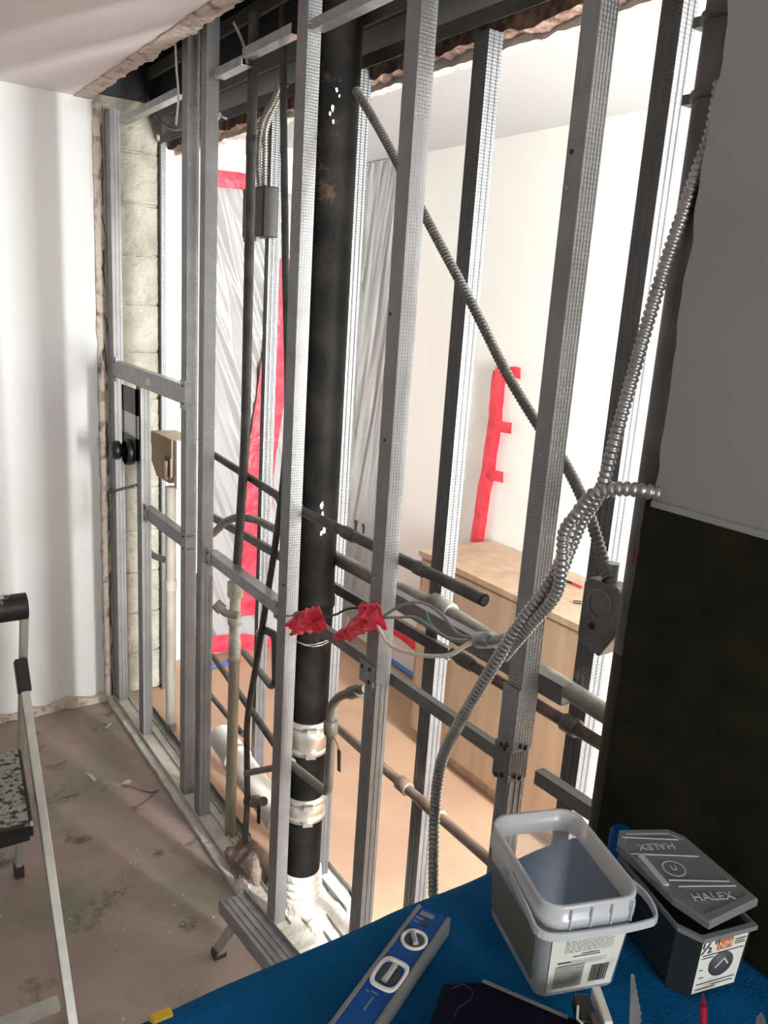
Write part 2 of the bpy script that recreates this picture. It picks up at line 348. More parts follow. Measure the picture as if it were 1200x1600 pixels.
# sill of the chase and plaster patches on its floor
struct(rough_strip('a', (0, -1.72, 0), (0, -.0, 0), -.0, .118, .014, SILL, (0, 0, 1), (1, 0, 0), 2, 60, .012).build('trim_12', SILL)).location = (.0, 0, 0)
struct(rough_strip('a', (0, -2.6, 0), (0, -1.45, 0), 0, .30, .01, SILL, (0, 0, 1), (1, 0, 0), 5, 40, .03).build('trim_13', PLASTW)).location = (.0, 0, 0)

# ------------------------------------------------------------------ studs
def cprof(d, wd, t=.0012, lip=.007, rib=True):
    """C section; web on -y at y=0 across x 0..d, flanges run to +y"""
    o_ = []
    if rib:
        fl = [(0, 0), (0, wd*.25), (.0015, wd*.3), (.0015, wd*.38), (0, wd*.43), (0, wd*.6), (.0015, wd*.65), (.0015, wd*.73), (0, wd*.78), (0, wd)]
        wb = [(d*.22, 0), (d*.27, .0015), (d*.36, .0015), (d*.41, 0), (d*.6, 0), (d*.65, .0015), (d*.74, .0015), (d*.79, 0)]
    else: fl = [(0, 0), (0, wd)]; wb = []
    outer = [(lip, wd)]+fl[::-1]+wb+[(d, 0), (d, wd), (d-lip, wd)]
    inner = [(d-lip, wd-t), (d-t, wd-t), (d-t, t+.002*(1 if rib else 0)), (t+.002*(1 if rib else 0), t+.002*(1 if rib else 0)), (t+.002*(1 if rib else 0), wd-t), (lip, wd-t)]
    return outer+inner
def stud(name, x, y0, y1, z0, z1, label, group, mt=GALV, d=.037, rib=False, lean=(0, 0), screws=(), cat='stud'):
    wd = y1-y0; org = Vector((x, y0, z0)); dv = Vector((lean[0], lean[1], z1-z0))
    root = empty(name, label, cat, org, group)
    b = MB().profile(cprof(d, wd, rib=rib), org, (1, 0, 0), (0, 1, 0), dv).build('channel', mt); put(b, root)
    for zz, fy in screws:
        c = org+dv*((zz-z0)/(z1-z0))+Vector((0, wd*fy, 0))
        s = MB().lathe([(0, -.0018), (.0035, -.0015), (.004, 0), (.004, .001)], c, (1, 0, 0), 10).build('screw', PLAIN if random.random() < .6 else BLACK); put(s, root)
    return root
GA = 'steel studs of the near row'; GB = 'steel studs of the far row'
XA = .035
stud('wall_stud', XA, -.091, -.031, .012, 2.40, 'bright ribbed steel stud standing in the corner against the broken plaster edge', GA, rib=True, screws=((.9, .5),))
stud('wall_stud', XA, -.883, -.837, .012, 2.52, 'grey dimpled stud, left one of the close pair, where two short cross braces end', GA, screws=((2.33, .6), (1.46, .5), (1.43, .5), (1.38, .4), (1.36, .6)))
stud('wall_stud', XA, -1.027, -.986, .012, 2.50, 'grey stud, right one of the close pair, with a cut sleeve around its foot', GA, screws=((1.9, .5), (1.0, .5)))
stud('wall_stud', XA, -1.608, -1.559, .012, 2.62, 'long steel stud just left of the big black drain pipe', GA, screws=((2.2, .5), (1.95, .6), (1.88, .55), (1.7, .5), (1.2, .5), (1.05, .4), (.9, .5)), d=.034)
zsp = at(600, 1080, x=XA).z
stud('wall_stud', XA, -2.035, -1.99, zsp, 2.62, 'long dark-faced steel stud just right of the big black drain pipe, wrapped with red tape', GA, screws=((1.9, .5), (1.75, .8), (1.5, .6), (1.2, .7)))
stud('stud_extension', XA+.003, -2.033, -1.988, .012, zsp+.03, 'ribbed lower stud length spliced under the stud with the red tape', 'spliced lower studs', rib=True, d=.034, screws=((zsp+.018, .3), (zsp+.018, .7), (zsp-.02, .35)))
zs5 = at(800, 1115, x=XA).z
stud('wall_stud', XA, -2.467, -2.433, zs5, 2.62, 'rightmost near-row steel stud, dark front face, behind the looping armoured cables', GA, screws=((2.0, .7), (1.95, .8), (1.55, .5)), d=.037)
stud('stud_extension', XA+.004, -2.462, -2.428, .012, zs5+.02, 'ribbed lower stud length behind the white tub', 'spliced lower studs', rib=True, d=.034)
# short stud of the valve bay
stud('short_stud', XA+.002, -.417, -.362, .012, 1.47, 'short ribbed stud under the upper cross brace in the left bay', None, rib=True)
XB = .25
for (a, b, zt, lab, ym) in ((-.02, -.004, 2.33, 'narrow dark steel strip against the end of the block wall', 0),
                       (-1.0, -.973, 2.33, 'far-row steel stud with bright white side behind the left vertical pipe', 1),
                       (-1.478, -1.44, 2.33, 'far-row steel stud peeking out at the right edge of the big black drain pipe', 1),
                       (-1.968, -1.922, 2.31, 'far-row stud with glossy black face left of the upright red tape', 1),
                       (-2.432, -2.390, 2.45, 'far-row stud with ribbed black face left of the white strip at the right', 1)):
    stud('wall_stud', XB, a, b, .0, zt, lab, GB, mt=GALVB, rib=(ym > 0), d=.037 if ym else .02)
# tracks
def track(name, x0, x1, y0, y1, z, label, up=1, mt=PLAIN, lip=.03):
    t = .0012; pr = [(0, 0), (x1-x0, 0), (x1-x0, lip), (x1-x0-t, lip), (x1-x0-t, t), (t, t), (t, lip), (0, lip)]
    o = MB().profile(pr, (x0, y0, z), (1, 0, 0), (0, 0, up), (0, y1-y0, 0)).build(name, mt); return tag(o, label, 'track')
track('floor_track', .028, .078, -1.63, -.03, .020, 'dusty steel floor track under the near row of studs along the sill', mt=SILL, lip=.010)
track('floor_track', .112, .150, -1.2, -.12, .0, 'narrow ribbed steel track lying along the inner edge of the sill', mt=GALV, lip=.02)
track('floor_track', .247, .305, -1.66, -1.44, .0, 'bright steel floor track running out from the base of the big pipe', mt=PLAIN, lip=.03)
track('floor_track', .15, .19, -2.2, -1.63, .0, 'narrow floor track piece in front of the big pipe base', mt=PLAIN, lip=.02)
track('header_track', .247, .292, -2.78, -.02, 2.35, 'upper steel track carrying the far row of studs', up=-1, mt=DARKST, lip=.03)
for (a, b, c) in (((187, 187), (282, 143), 'short bright steel header piece at the top of the left bay'), ((337, 117), (380, 92), 'short steel header piece right of the close pair of studs'),
                  ((381, 80), (457, 48), 'steel header piece left of the stud beside the big pipe'), ((490, 36), (630, -28), 'steel header piece crossing the top of the big black pipe')):
    A = at(*a, x=.04); B = at(*b, x=.04); zz = (A.z+B.z)/2
    o = MB().profile([(0, 0), (.03, 0), (.03, .0015), (.0015, .0015), (.0015, .022), (0, .022)], (.036, B.y, zz-.011), (1, 0, 0), (0, 0, 1), (0, A.y-B.y, 0)).build('header_channel', PLAIN)
    tag(o, c, 'channel', 'steel header pieces between the studs')
# dark steel beams in the header void
for zc, xc, lab in ((2.42, .22, 'lower dark steel beam in the void over the wall'), (2.56, .2, 'upper dark steel beam in the void over the wall')):
    o = MB().profile([(0, 0), (.012, 0), (.012, .003), (.003, .003), (.003, .037), (.012, .037), (.012, .04), (0, .04)], (xc, -2.78, zc-.02), (1, 0, 0), (0, 0, 1), (0, 2.76, 0)).build('header_beam', GALVD)
    tag(o, lab, 'beam', 'steel beams in the void')

# ------------------------------------------------------------------ cross braces in the near row
def chan(name, a, b, x, h, dep, label, mt=GALV, holes=0, cat='brace', group=None, tabs=True, flat=False):
    A = at(*a, x=x); B = at(*b, x=x); root = empty(name, label, cat, A, group)
    d = B-A; t = .0015; pr = [(0, -h/2), (dep, -h/2), (dep, -h/2+t), (t, -h/2+t), (t, h/2-t), (dep, h/2-t), (dep, h/2), (0, h/2)]
    o = MB().profile(pr, A, (1, 0, 0), (0, 0, 1), d).build('channel', mt); put(o, root)
    if tabs:
        for q, s in ((A, 1), (B, -1)):
            m_ = MB(); c = q+d.normalized()*s*.02; m_.box(c.x-.003, c.x, c.y-.022, c.y+.022, c.z-h*.75, c.z+h*.75)
            tb = m_.build('bracket_tab', mt); put(tb, root)
            for k in (-1, 1):
                sc = MB().lathe([(0, -.003), (.0035, -.0025), (.004, 0)], c+Vector((-.003, 0, h*.45*k)), (1, 0, 0), 10).build('screw', BLACK); put(sc, tb)
    return root
br = chan('cross_brace', (178, 576), (290, 618), .030, .062, .03, 'upper flat cross brace in the left bay with a round white sticker', mt=PLAIN)
c = at(232, 597, x=.029); sv = [(.0292, c.y+.026*math.cos(k*math.pi/10), c.z+.014*math.sin(k*math.pi/10)) for k in range(20)]
st = MB().add(sv, [tuple(range(20))]).build('sticker', PVCW, label='round white sticker'); put(st, br)
chan('cross_brace', (225, 800), (291, 850), .034, .045, .03, 'lower cross brace in the left bay below the black knob')
chan('cross_brace', (322, 868), (440, 958), .045, .034, .034, 'cross rail from the close pair of studs to the stud beside the big pipe', mt=PLAIN)
chan('backing_channel', (492, 978), (782, 1182), .085, .028, .016, 'long rusty-edged channel crossing in front of the big pipe below the red tape', mt=GALVD, tabs=False)
chan('backing_channel', (835, 1214), (985, 1314), .085, .026, .02, 'dark channel dropping to the right behind the white tub', mt=GALVD, tabs=False)
chan('backing_channel', (600, 930), (878, 1088), .09, .036, .022, 'grey channel with a cut open end right of the rightmost near stud', mt=GALVD, tabs=False)
chan('backing_channel', (330, 808), (700, 1023), .238, .028, .012, 'thin black double-edged channel behind the pipes', mt=DARKST, tabs=False)
# splice brackets
def bracket(cx, cy, x, w_, h_, lab, mt=GALVD, holes=((-.3, .3), (.3, .2), (-.3, -.3))):
    c = at(cx, cy, x=x); root = empty('splice_bracket', lab, 'bracket', c, 'splice brackets on the studs')
    m_ = MB(); m_.box(c.x-.004, c.x-.002, c.y-.002, c.y+w_, c.z-h_/2, c.z+h_/2).box(c.x-.004, c.x+.042, c.y-.004, c.y-.002, c.z-h_/2, c.z+h_/2)
    put(m_.build('plate', mt, bevel=.001), root)
    for a, b in holes:
        s = MB().lathe([(0, -.0035), (.0045, -.003), (.005, 0)], (c.x-.003, c.y+w_/2+a*w_, c.z+b*h_), (1, 0, 0), 12).build('screw', BLACK); put(s, root)
        s = MB().lathe([(0, -.0035), (.0045, -.003), (.005, 0)], (c.x+.02+a*.03, c.y-.004, c.z+b*h_), (0, 1, 0), 12).build('screw', BLACK); put(s, root)
bracket(583, 1058, XA-.001, .05, .05, 'small splice bracket with black screws below the red tape', mt=PLAIN)
bracket(806, 1128, XA-.001, .036, .12, 'dimpled splice sleeve with screws on the rightmost near stud', mt=GALV, holes=((-.2, -.4), (.2, -.45)))
bracket(795, 1195, XA-.001, .036, .07, 'lower splice plate just above the white tub', holes=((-.2, -.35), (.2, -.45), (-.2, .4)))
# sleeve on the second stud of the pair
A = at(313, 900, x=XA); B = at(320, 1290, x=XA)
o = MB().profile(cprof(.04, .044), (XA-.0025, -1.0295, .03), (1, 0, 0), (0, 1, 0), (0, 0, A.z-.03)).build('stud_sleeve', GALV); tag(o, 'cut steel sleeve wrapped around the lower part of the right close-pair stud', 'sleeve')
# yellow-white block between pair studs
# ------------------------------------------------------------------ vertical big pipe
cx, cy = .165, -1.52; R_ = .056
root = empty('drain_stack', 'big black cast iron drain pipe standing between the stud rows', 'pipe', (cx, cy, 0))
segs = []
def zz(py): return at(500, py, x=cx).z
put(MB().lathe([(R_, -.02), (R_, 2.85)], (cx, cy, 0), n=48).build('barrel', IRON), root)
put(MB().lathe([(R_, 1.08), (R_+.004, 1.075), (R_+.004, 1.10), (R_, 1.105)], (cx, cy, -.12), n=48).build('hub_ring', IRON), root)
for py0, py1 in ((1205, 1150), (1318, 1278)):
    z0, z1 = at(485, py0, x=cx-.05).z, at(485, py1, x=cx-.05).z
    cp = MB().lathe([(R_, z0), (R_+.006, z0+.001), (R_+.006, z1-.001), (R_, z1)], (cx, cy, 0), n=48).build('coupling', STAINL, label='shiny steel band coupling'); put(cp, root)
    for q in (z0+.012, z1-.012):
        bd = MB().lathe([(R_+.006, q-.007), (R_+.009, q-.006), (R_+.009, q+.006), (R_+.006, q+.007)], (cx, cy, 0), n=48)
        ang = math.radians(-110); dx, dy = math.cos(ang), math.sin(ang)
        bd.obox((cx+dx*(R_+.014), cy+dy*(R_+.014), q), (-dy*.014, dx*.014, 0), (dx*.008, dy*.008, 0), (0, 0, .006))
        b_ = bd.build('clamp_band', STAINL); b_.parent = cp
for k, q in enumerate((.03, .05, .075, .10)):
    put(MB().lathe([(R_, q-.012), (R_+.012-.002*k, q-.009), (R_+.011-.002*k, q+.008), (R_, q+.012)], (cx, cy, 0), n=48).build('hub_ring', PLASTW, label='plaster-smeared hub ring'), root)
m_ = MB()
for k in range(2):
    zc = at(485, 1020, x=.11).z+.004*k; m_.tube([(cx+math.cos(a/16*2*math.pi)*(R_+.002), cy+math.sin(a/16*2*math.pi)*(R_+.002), zc+.004*math.sin(a+k)) for a in range(17)], .0013, 6)
put(m_.build('tie_wire', STAINL), root)
for (px, py, s_) in ((503, 790, .010), (504, 803, .007), (499, 812, .009), (506, 828, .009), (502, 833, .006), (520, 170, .007), (526, 140, .006), (516, 178, .005), (530, 150, .004), (521, 190, .005)):
    d = CF+CR*((px-600)/FPX)-CU*((py-800)/FPX); ox, oy = CAM.x-cx, CAM.y-cy
    a_ = d.x**2+d.y**2; b_ = 2*(ox*d.x+oy*d.y); c_ = ox*ox+oy*oy-(R_+.0005)**2; t = (-b_-math.sqrt(b_*b_-4*a_*c_))/(2*a_); q = CAM+d*t
    nr = Vector((q.x-cx, q.y-cy, 0)).normalized(); tg = Vector((-nr.y, nr.x, 0)); vs = []
    nn = 9
    for k in range(nn):
        r = s_*(.55+.6*random.random()); an = 2*math.pi*k/nn; vs.append(q+tg*math.cos(an)*r*.6+Vector((0, 0, 1))*math.sin(an)*r*1.2)
    vs2 = [v-nr*.002 for v in vs]; vs = [v+nr*.0012 for v in vs]
    put(MB().add(vs+vs2, [tuple(range(nn)), tuple(range(2*nn-1, nn-1, -1))]+[(i, i+nn, (i+1) % nn+nn, (i+1) % nn) for i in range(nn)]).build('plaster_splash', PLASTW, label='white plaster splash'), root)

# ------------------------------------------------------------------ pipes
def pipe(name, pts, r, mt, label, cat='pipe', rr=.035, fit=(), group=None, fm=None, open_end=False, n=16):
    pts = [Vector(p) for p in pts]; root = empty(name, label, cat, pts[0], group)
    put(MB().tube(bent(pts, rr), r, n, cap=not open_end).build('run', mt), root)
    if open_end:
        d = (pts[-1]-pts[-2]).normalized()
        put(MB().tube([pts[-1]-d*.03, pts[-1]+d*.001], r*.82, n, rf=[r*.82, r*.82]).build('bore', BLACK, label='dark open end'), root)
        put(MB().tube([pts[-1]-d*.01, pts[-1]+d*.0005], r*1.0, n).build('rim', mt), root) if False else None
    for (i, t, ln, rm, nm) in fit:       # segment, fraction, length, radius factor
        a, b = pts[i], pts[i+1]; c = a.lerp(b, t); d = (b-a).normalized()
        put(MB().tube([c-d*ln/2, c-d*ln*.46, c+d*ln*.46, c+d*ln/2], r, n, rf=[r*rm*.9, r*rm, r*rm, r*rm*.9]).build(nm, fm or mt), root)
    return root
wp = pipe('water_pipe', P([(455, 790, .085), (757, 938, .085)]), .0125, PIPED, 'dark horizontal water pipe with an open cut end in front of the wooden cabinet', fit=((0, .03, .03, 1.35, 'coupling'), (0, .38, .05, 1.25, 'coupling'), (0, .74, .03, 1.2, 'coupling')), open_end=True)
for (a_, b_) in ((556, 828), (568, 834)):
    q_ = at(a_, b_, x=.085); put(MB().lathe([(.003, -.012), (.003, .006), (.0055, .006), (.0055, .011), (0, .012)], q_+Vector((0, 0, .012)), (0, 0, 1), 10).build('clamp_bolt', DARKST), wp)
pipe('water_pipe', P([(333, 710, .11), (436, 776, .11), (443, 800, .11)]), .0115, PIPED, 'dark pipe slanting from the close stud pair to the stud beside the big pipe', rr=.03)
pipe('conduit_run', P([(518, 868, .225), (600, 912, .225), (690, 950, .225), (1000, 1150, .225)]), .019, PIPE, 'thick olive-grey conduit with a wire-wrapped coupling crossing behind the studs', rr=.05, fit=((2, .0, .07, 1.3, 'coupling'),))
pipe('water_pipe', P([(706, 1020, .2), (985, 1190, .2)]), .0125, BROWNP, 'rusty brown pipe with black couplings running to the right wall', fit=((0, .10, .05, 1.25, 'coupling'), (0, .72, .035, 1.4, 'coupling')), fm=DARKST)
pipe('water_pipe', P([(508, 1120, .22), (778, 1356, .22)]), .0125, COPPER, 'copper-brown pipe low behind the studs with a union near the white tub', fit=((0, .53, .04, 1.5, 'clamp'), (0, .72, .02, 1.45, 'union'), (0, .66, .06, 1.15, 'coupling')))
pipe('water_pipe', P([(447, 1188, .085), (513, 1240, .085), (517, 1150, .085), (516, 1105, .085), (530, 1088, .085), (572, 1076, .085)]), .0115, PIPE, 'bent pipe loop with a shut-off valve in front of the big black pipe', rr=.025, fit=((0, .06, .03, 1.5, 'clamp'), (2, .3, .035, 1.6, 'valve_body'), (4, .6, .05, 1.4, 'union')))
c = at(517, 1152, x=.085)
root = empty('valve_tag', 'small dark red metal plate hanging from the valve beside the big pipe', 'tag', at(531, 1175, x=.085))
put(MB().beam(at(530, 1172, x=.085), at(530, 1205, x=.085), .014, .003, (1, 0, 0)).build('plate', BROWNP), root)
put(MB().tube(P([(520, 1150, .085), (526, 1160, .085), (530, 1172, .085)]), .0018, 6).build('hook', PIPE), root)
# left vertical pipe with valve
pipe('riser_pipe', P([(397, 20, .085), (383, 700, .085), (369, 905, .085)]), .0135, PIPED, 'dark vertical riser pipe in the bay left of the big pipe', fit=((0, .28, .05, 1.1, 'coupling'),), rr=.1)
pipe('riser_pipe', P([(368, 905, .09), (366, 1030, .09)]), .017, PAINTEDP, 'chalky white valve assembly on the riser below the cross rail', fit=((0, .12, .05, 1.45, 'union'), (0, .5, .03, 1.3, 'collar'), (0, .85, .05, 1.15, 'collar')))
pipe('faucet_stub', P([(372, 962, .09), (352, 958, .06), (338, 944, .04)]), .012, OLIVE, 'stubby brass branch sticking out of the white valve assembly', fit=((1, .7, .03, 1.5, 'nut'),), rr=.01)
pipe('riser_pipe', P([(366, 1030, .09), (359, 1318, .09)]), .0175, OLIVE, 'olive-stained lower riser ending in the brown mortar heap', fit=((0, .0, .012, 1.25, 'black_tie'),))
pipe('slanting_pipe', smoothpath(P([(442, 10, .12), (443, 160, .12), (446, 420, .12), (449, 640, .11), (437, 800, .1), (405, 1010, .09), (387, 1120, .08), (386, 1190, .075), (386, 1260, .07), (381, 1335, .07)]), .02), .0095, PIPED, 'dark thin pipe slanting down left of the stud beside the big pipe', rr=.001)
pipe('trap_pipe', P([(404, 990, .12), (414, 984, .1), (430, 992, .1), (431, 1066, .1), (424, 1072, .12), (380, 1018, .2)]), .0115, PIPED, 'dark hooked pipe loop beside the slanting pipe', rr=.02)
pipe('water_pipe', P([(333, 1025, .2), (440, 1178, .1)]), .011, PIPED, 'dark pipe dropping steeply behind the left riser')
pipe('water_pipe', P([(306, 1058, .22), (380, 1148, .18)]), .010, PIPED, 'short dark pipe low behind the left riser')
pipe('curved_pipe', P([(333, 834, .14), (352, 815, .16), (372, 807, .18), (400, 812, .22), (433, 828, .22)]), .013, PIPE, 'grey-brown arched pipe behind the riser under the pink tape', rr=.03)
pipe('elbow_pipe', P([(228, 855, .12), (238, 868, .12), (262, 876, .15)]), .013, PIPE, 'bent grey pipe joining the white plastic pipe in the left bay', rr=.03)
pipe('conduit_run', P([(70, 782, -.03), (178, 764, .03)]) if False else P([(168, 770, .03), (212, 758, .03)]), .006, DARKST, 'thin black rod in the corner behind the black knob')
pipe('sill_pipe', P([(385, 1208, .07), (447, 1196, .07)]), .010, PIPE, 'short pipe branch beside the slanting pipe')
root = pipe('hose_bib', P([(386, 1252, .09), (412, 1252, .09)]), .014, COPPER, 'brown valve low on the slanting pipe with a dark lever', fit=((0, .5, .02, 1.4, 'body'),))
put(MB().beam(at(404, 1258, x=.085), at(404, 1286, x=.085), .012, .006, (1, 0, 0)).build('lever', BLACK), root)
# big pale horizontal pipe and mortar
root = pipe('drain_pipe', [at(345, 1150, x=.2), at(440, 1285, x=.2)], .048, PVCW, 'fat pale plastic drain pipe lying low behind the riser', rr=.001, fit=((0, .3, .03, 1.12, 'hub'),), n=32)
def blob(name, c, rx, ry, rz, mt, label, cat, seed):
    bm = bmesh.new(); bmesh.ops.create_icosphere(bm, subdivisions=4, radius=1)
    for v in bm.verts:
        n_ = noise.noise(v.co*1.7+Vector((seed, 0, 0)))*.35+noise.noise(v.co*5+Vector((0, seed, 0)))*.15
        v.co = Vector((v.co.x*rx*(1+n_), v.co.y*ry*(1+n_), v.co.z*rz*(1+n_)))+Vector(c)
        v.co.z = max(v.co.z, .001)
    me = bpy.data.meshes.new(name); bm.to_mesh(me); bm.free(); me.materials.append(mt)
    for p in me.polygons: p.use_smooth = True
    o = bpy.data.objects.new(name, me); COL.objects.link(o); return tag(o, label, cat)
blob('mortar_heap', at(392, 1372, z=.0)+Vector((.0, .02, .02)), .06, .09, .075, MUD, 'heap of brown mortar around the foot of the left riser', 'rubble', 3)
blob('plaster_lump', at(398, 1372, z=.02)+Vector((-.05, -.02, 0)), .018, .03, .02, PLASTW, 'small whitish lump at the edge of the brown mortar heap', 'rubble', 8)
blob('rubble_pile', at(478, 1425, z=.0)+Vector((.02, .0, 0)), .09, .12, .03, PLASTW, 'pale plaster rubble around the foot of the big pipe', 'rubble', 5)
# white pvc pipe in the left bay
Pz = at(267, 1140, z=0)
root = empty('plastic_pipe', 'pale vertical plastic pipe in the left bay with a dark collar at its foot', 'pipe', Pz)
put(MB().tube([Pz, (Pz.x, Pz.y, at(267, 760, x=Pz.x).z)], .021, 24).build('run', PVC), root)
put(MB().tube([Pz+Vector((0, 0, .0)), Pz+Vector((0, 0, .035))], .0235, 24).build('collar', GREYW, label='dark grey foot collar'), root)
put(MB().tube([Pz+Vector((0, 0, .62)), Pz+Vector((0, 0, .66))], .0245, 24).build('socket', PVCW), root)
# beige box
A = at(240, 672, x=.15); B = at(272, 750, x=.15)
root = empty('valve_box', 'beige plastic box with a brown opening on top of the pale plastic pipe', 'box', (A+B)/2)
y0, y1, z0, z1 = B.y, A.y, B.z, A.z
pr = [(y1, z0+.03), (y1, z1-.06), (y1+.015, z1-.05), (y1+.015, z1-.005), (y1-.01, z1), (y0, z1), (y0, z0+.02), (y0+.03, z0-.02), (y1-.06, z0-.02)]
put(MB().profile([(a, b) for a, b in pr], (.14, 0, 0), (0, 1, 0), (0, 0, 1), (.1, 0, 0)).build('body', TAN, bevel=.004), root)
put(MB().box(.134, .142, y0-.004, y0+.06, z0+.01, z1-.07).build('opening', BROWNP, label='dark brown opening'), root)
put(MB().tube([(.13, y0+.03, z0+.07), (.13, y0+.03, z0+.02), (.14, y0+.05, z0)], .014, 12).build('fitting', COPPER), root)
put(MB().box(.15, .24, y0-.03, y0, z0-.03, z1+.0).build('side_panel', PVCW, label='white side of the box'), root)
# perforated plate + knob in left bay
A = at(190, 600, x=.03); B = at(216, 722, x=.03)
root = empty('mounting_plate', 'dark grey steel mounting plate with a window cut-out under the upper cross brace', 'plate', (A+B)/2)
y0, y1 = min(A.y, B.y), max(A.y, B.y); z0, z1 = B.z, A.z
put(MB().box(.03, .033, y0, y0+.03, z0, z1).box(.03, .033, y1-.02, y1, z0, z1).box(.03, .033, y0, y1, z1-(z1-z0)*.36, z1).box(.03, .033, y0, y1, z0, z0+(z1-z0)*.32).build('plate', DARKST), root)
put(MB().box(.0325, .036, y0+.02, y1-.01, z0+(z1-z0)*.30, z1-(z1-z0)*.34).build('label_window', PVCW, label='white panel seen in the cut-out'), root)
c = at(186, 703, x=0.0)
root = empty('round_knob', 'round black knob on the mounting plate in the left bay', 'knob', c)
put(MB().lathe([(0, -.03), (.028, -.03), (.036, -.02), (.036, 0), (.022, .005), (.022, .04)], c, (1, 0, 0), 28).build('dial', BLACK), root)
put(MB().lathe([(.045, 0), (.05, .004), (.05, .03), (.02, .035)], c+Vector((.006, -.05, .0)), (1, 0, 0), 28).build('housing', BLACK), root)

# ------------------------------------------------------------------ right vertical pipe
a = at(1125, 100, x=.03); y_ = -2.66
root = empty('vent_pipe', 'dark vertical pipe with strap clamps against the edge of the right wall', 'pipe', (.045, y_, 0))
put(MB().lathe([(.03, 1.3), (.03, 2.85)], (.045, y_-.012, 0), n=32).build('run', DARKST), root)
put(MB().lathe([(.03, .0), (.03, 1.3)], (.045, y_-.012, 0), n=32).build('run', mat('rusty_pipe', (.055, .04, .03), .6, .3, (.035, .035, .03), 3)), root)
for py in (42, 158):
    z_ = at(1090, py, x=.045).z; cb = MB().lathe([(.03, z_-.006), (.0335, z_-.005), (.0335, z_+.005), (.03, z_+.006)], (.045, y_-.012, 0), n=32)
    cb.box(.03, .05, y_+.012, y_+.03, z_-.006, z_+.006); put(cb.build('strap', DARKST), root)

strip_red = MB().box(-.006, -.0035, -2.689, -2.684, 1.445, 1.468).build('tape_scrap', mat('dark_red_tape', (.12, .01, .02), .5)); tag(strip_red, 'tiny red tape scrap on the broken edge of the right wall', 'tape')
# ------------------------------------------------------------------ armoured cables
def mc(name, pts, r, mt, label, pitch=.0075, group='armoured cables', amp=.3):
    P_ = smoothpath(pts, pitch/4); rf = [r*(1-amp*.5+amp*abs(math.sin(i*math.pi/4))*1.2) for i in range(len(P_))]
    o = MB().tube(P_, r, 12, rf=rf).build(name, mt); return tag(o, label, 'cable', group)
mc('armoured_cable', P([(556, 140, .13), (600, 215, .13), (660, 330, .13), (740, 480, .13), (790, 580, .13), (835, 655, .13), (880, 720, .12), (915, 790, .10), (938, 860, .09), (950, 905, .08)]), .0085, ARMD, 'thin diagonal armoured cable from the big pipe top down to the junction box', .0085)
mc('armoured_cable', P([(1127, 125, .01), (1112, 205, .01), (1082, 290, .008), (1046, 395, -.008), (1013, 500, -.02), (985, 600, -.04), (960, 690, -.05), (937, 770, -.05), (912, 810, -.05), (890, 862, -.05), (868, 915, -.05), (830, 962, -.05), (795, 995, -.04), (758, 1002, -.03)]), .0078, ARM, 'armoured cable hanging down the right wall edge to the connector with loose wires', .0085)
mc('armoured_cable', P([(1032, 772, -.012), (1000, 766, -.03), (960, 764, -.045), (925, 775, -.055), (898, 812, -.06), (880, 870, -.062), (850, 925, -.065), (805, 985, -.07), (765, 1050, -.07), (715, 1135, -.06), (690, 1190, -.05), (680, 1260, -.04), (678, 1330, -.04), (677, 1400, -.04)]), .0088, ARM, 'thick armoured cable leaving the right wall, looping and dropping to the floor', .0095)
mc('armoured_cable', P([(905, 800, -.075), (882, 830, -.08), (878, 880, -.08), (868, 930, -.07), (828, 978, -.065), (786, 1028, -.055)]), .0078, ARM, 'short armoured strand twisted around the thick cable loop', .0085)
root = empty('cable_connector', 'grey metal cable connector where the loose wires come out', 'connector', at(752, 1000, x=-.03))
put(MB().tube(P([(768, 1002, -.034), (764, 1000, -.033), (748, 1000, -.03), (744, 1000, -.03)]), .011, 16, rf=[.011, .014, .014, .010]).build('body', PLAIN), root)
for lab, mt, r, pts in (('white loose wire drooping below the red tape', WHITEW, .004, [(746, 1000, -.03), (725, 1010, -.035), (700, 1024, -.035), (660, 1024, -.03), (620, 1014, -.02), (602, 1000, .0), (588, 972, .015)]),
                        ('grey loose wire arching over to the red tape', GREYW, .0028, [(746, 998, -.03), (715, 990, -.03), (690, 960, -.03), (660, 942, -.02), (630, 945, -.0), (600, 962, .015)]),
                        ('dark grey wire running flat across the stud to the red tape', GREYW, .0028, [(746, 999, -.028), (710, 1000, -.02), (680, 985, -.015), (650, 965, -.01), (620, 965, 0), (600, 965, .015)]),
                        ('green ground wire curving down to the connector', GREENW, .0032, [(745, 999, -.025), (715, 1000, -.01), (690, 992, -.0), (672, 975, .0), (665, 955, .01)]),
                        ('black wire strung between the two red tape lumps', BLACK, .0026, [(505, 966, .02), (525, 960, .0), (545, 951, .0), (572, 950, .015)]),
                        ('wire loop end sticking out of the left red tape lump', GREYW, .0024, [(440, 962, .03), (455, 962, .01), (465, 956, .0), (475, 962, .01), (470, 970, .015)])):
    tag(MB().tube(smoothpath(P(pts), .006), r, 8).build('loose_wire', mt), lab, 'wire', 'loose wires at the connector')
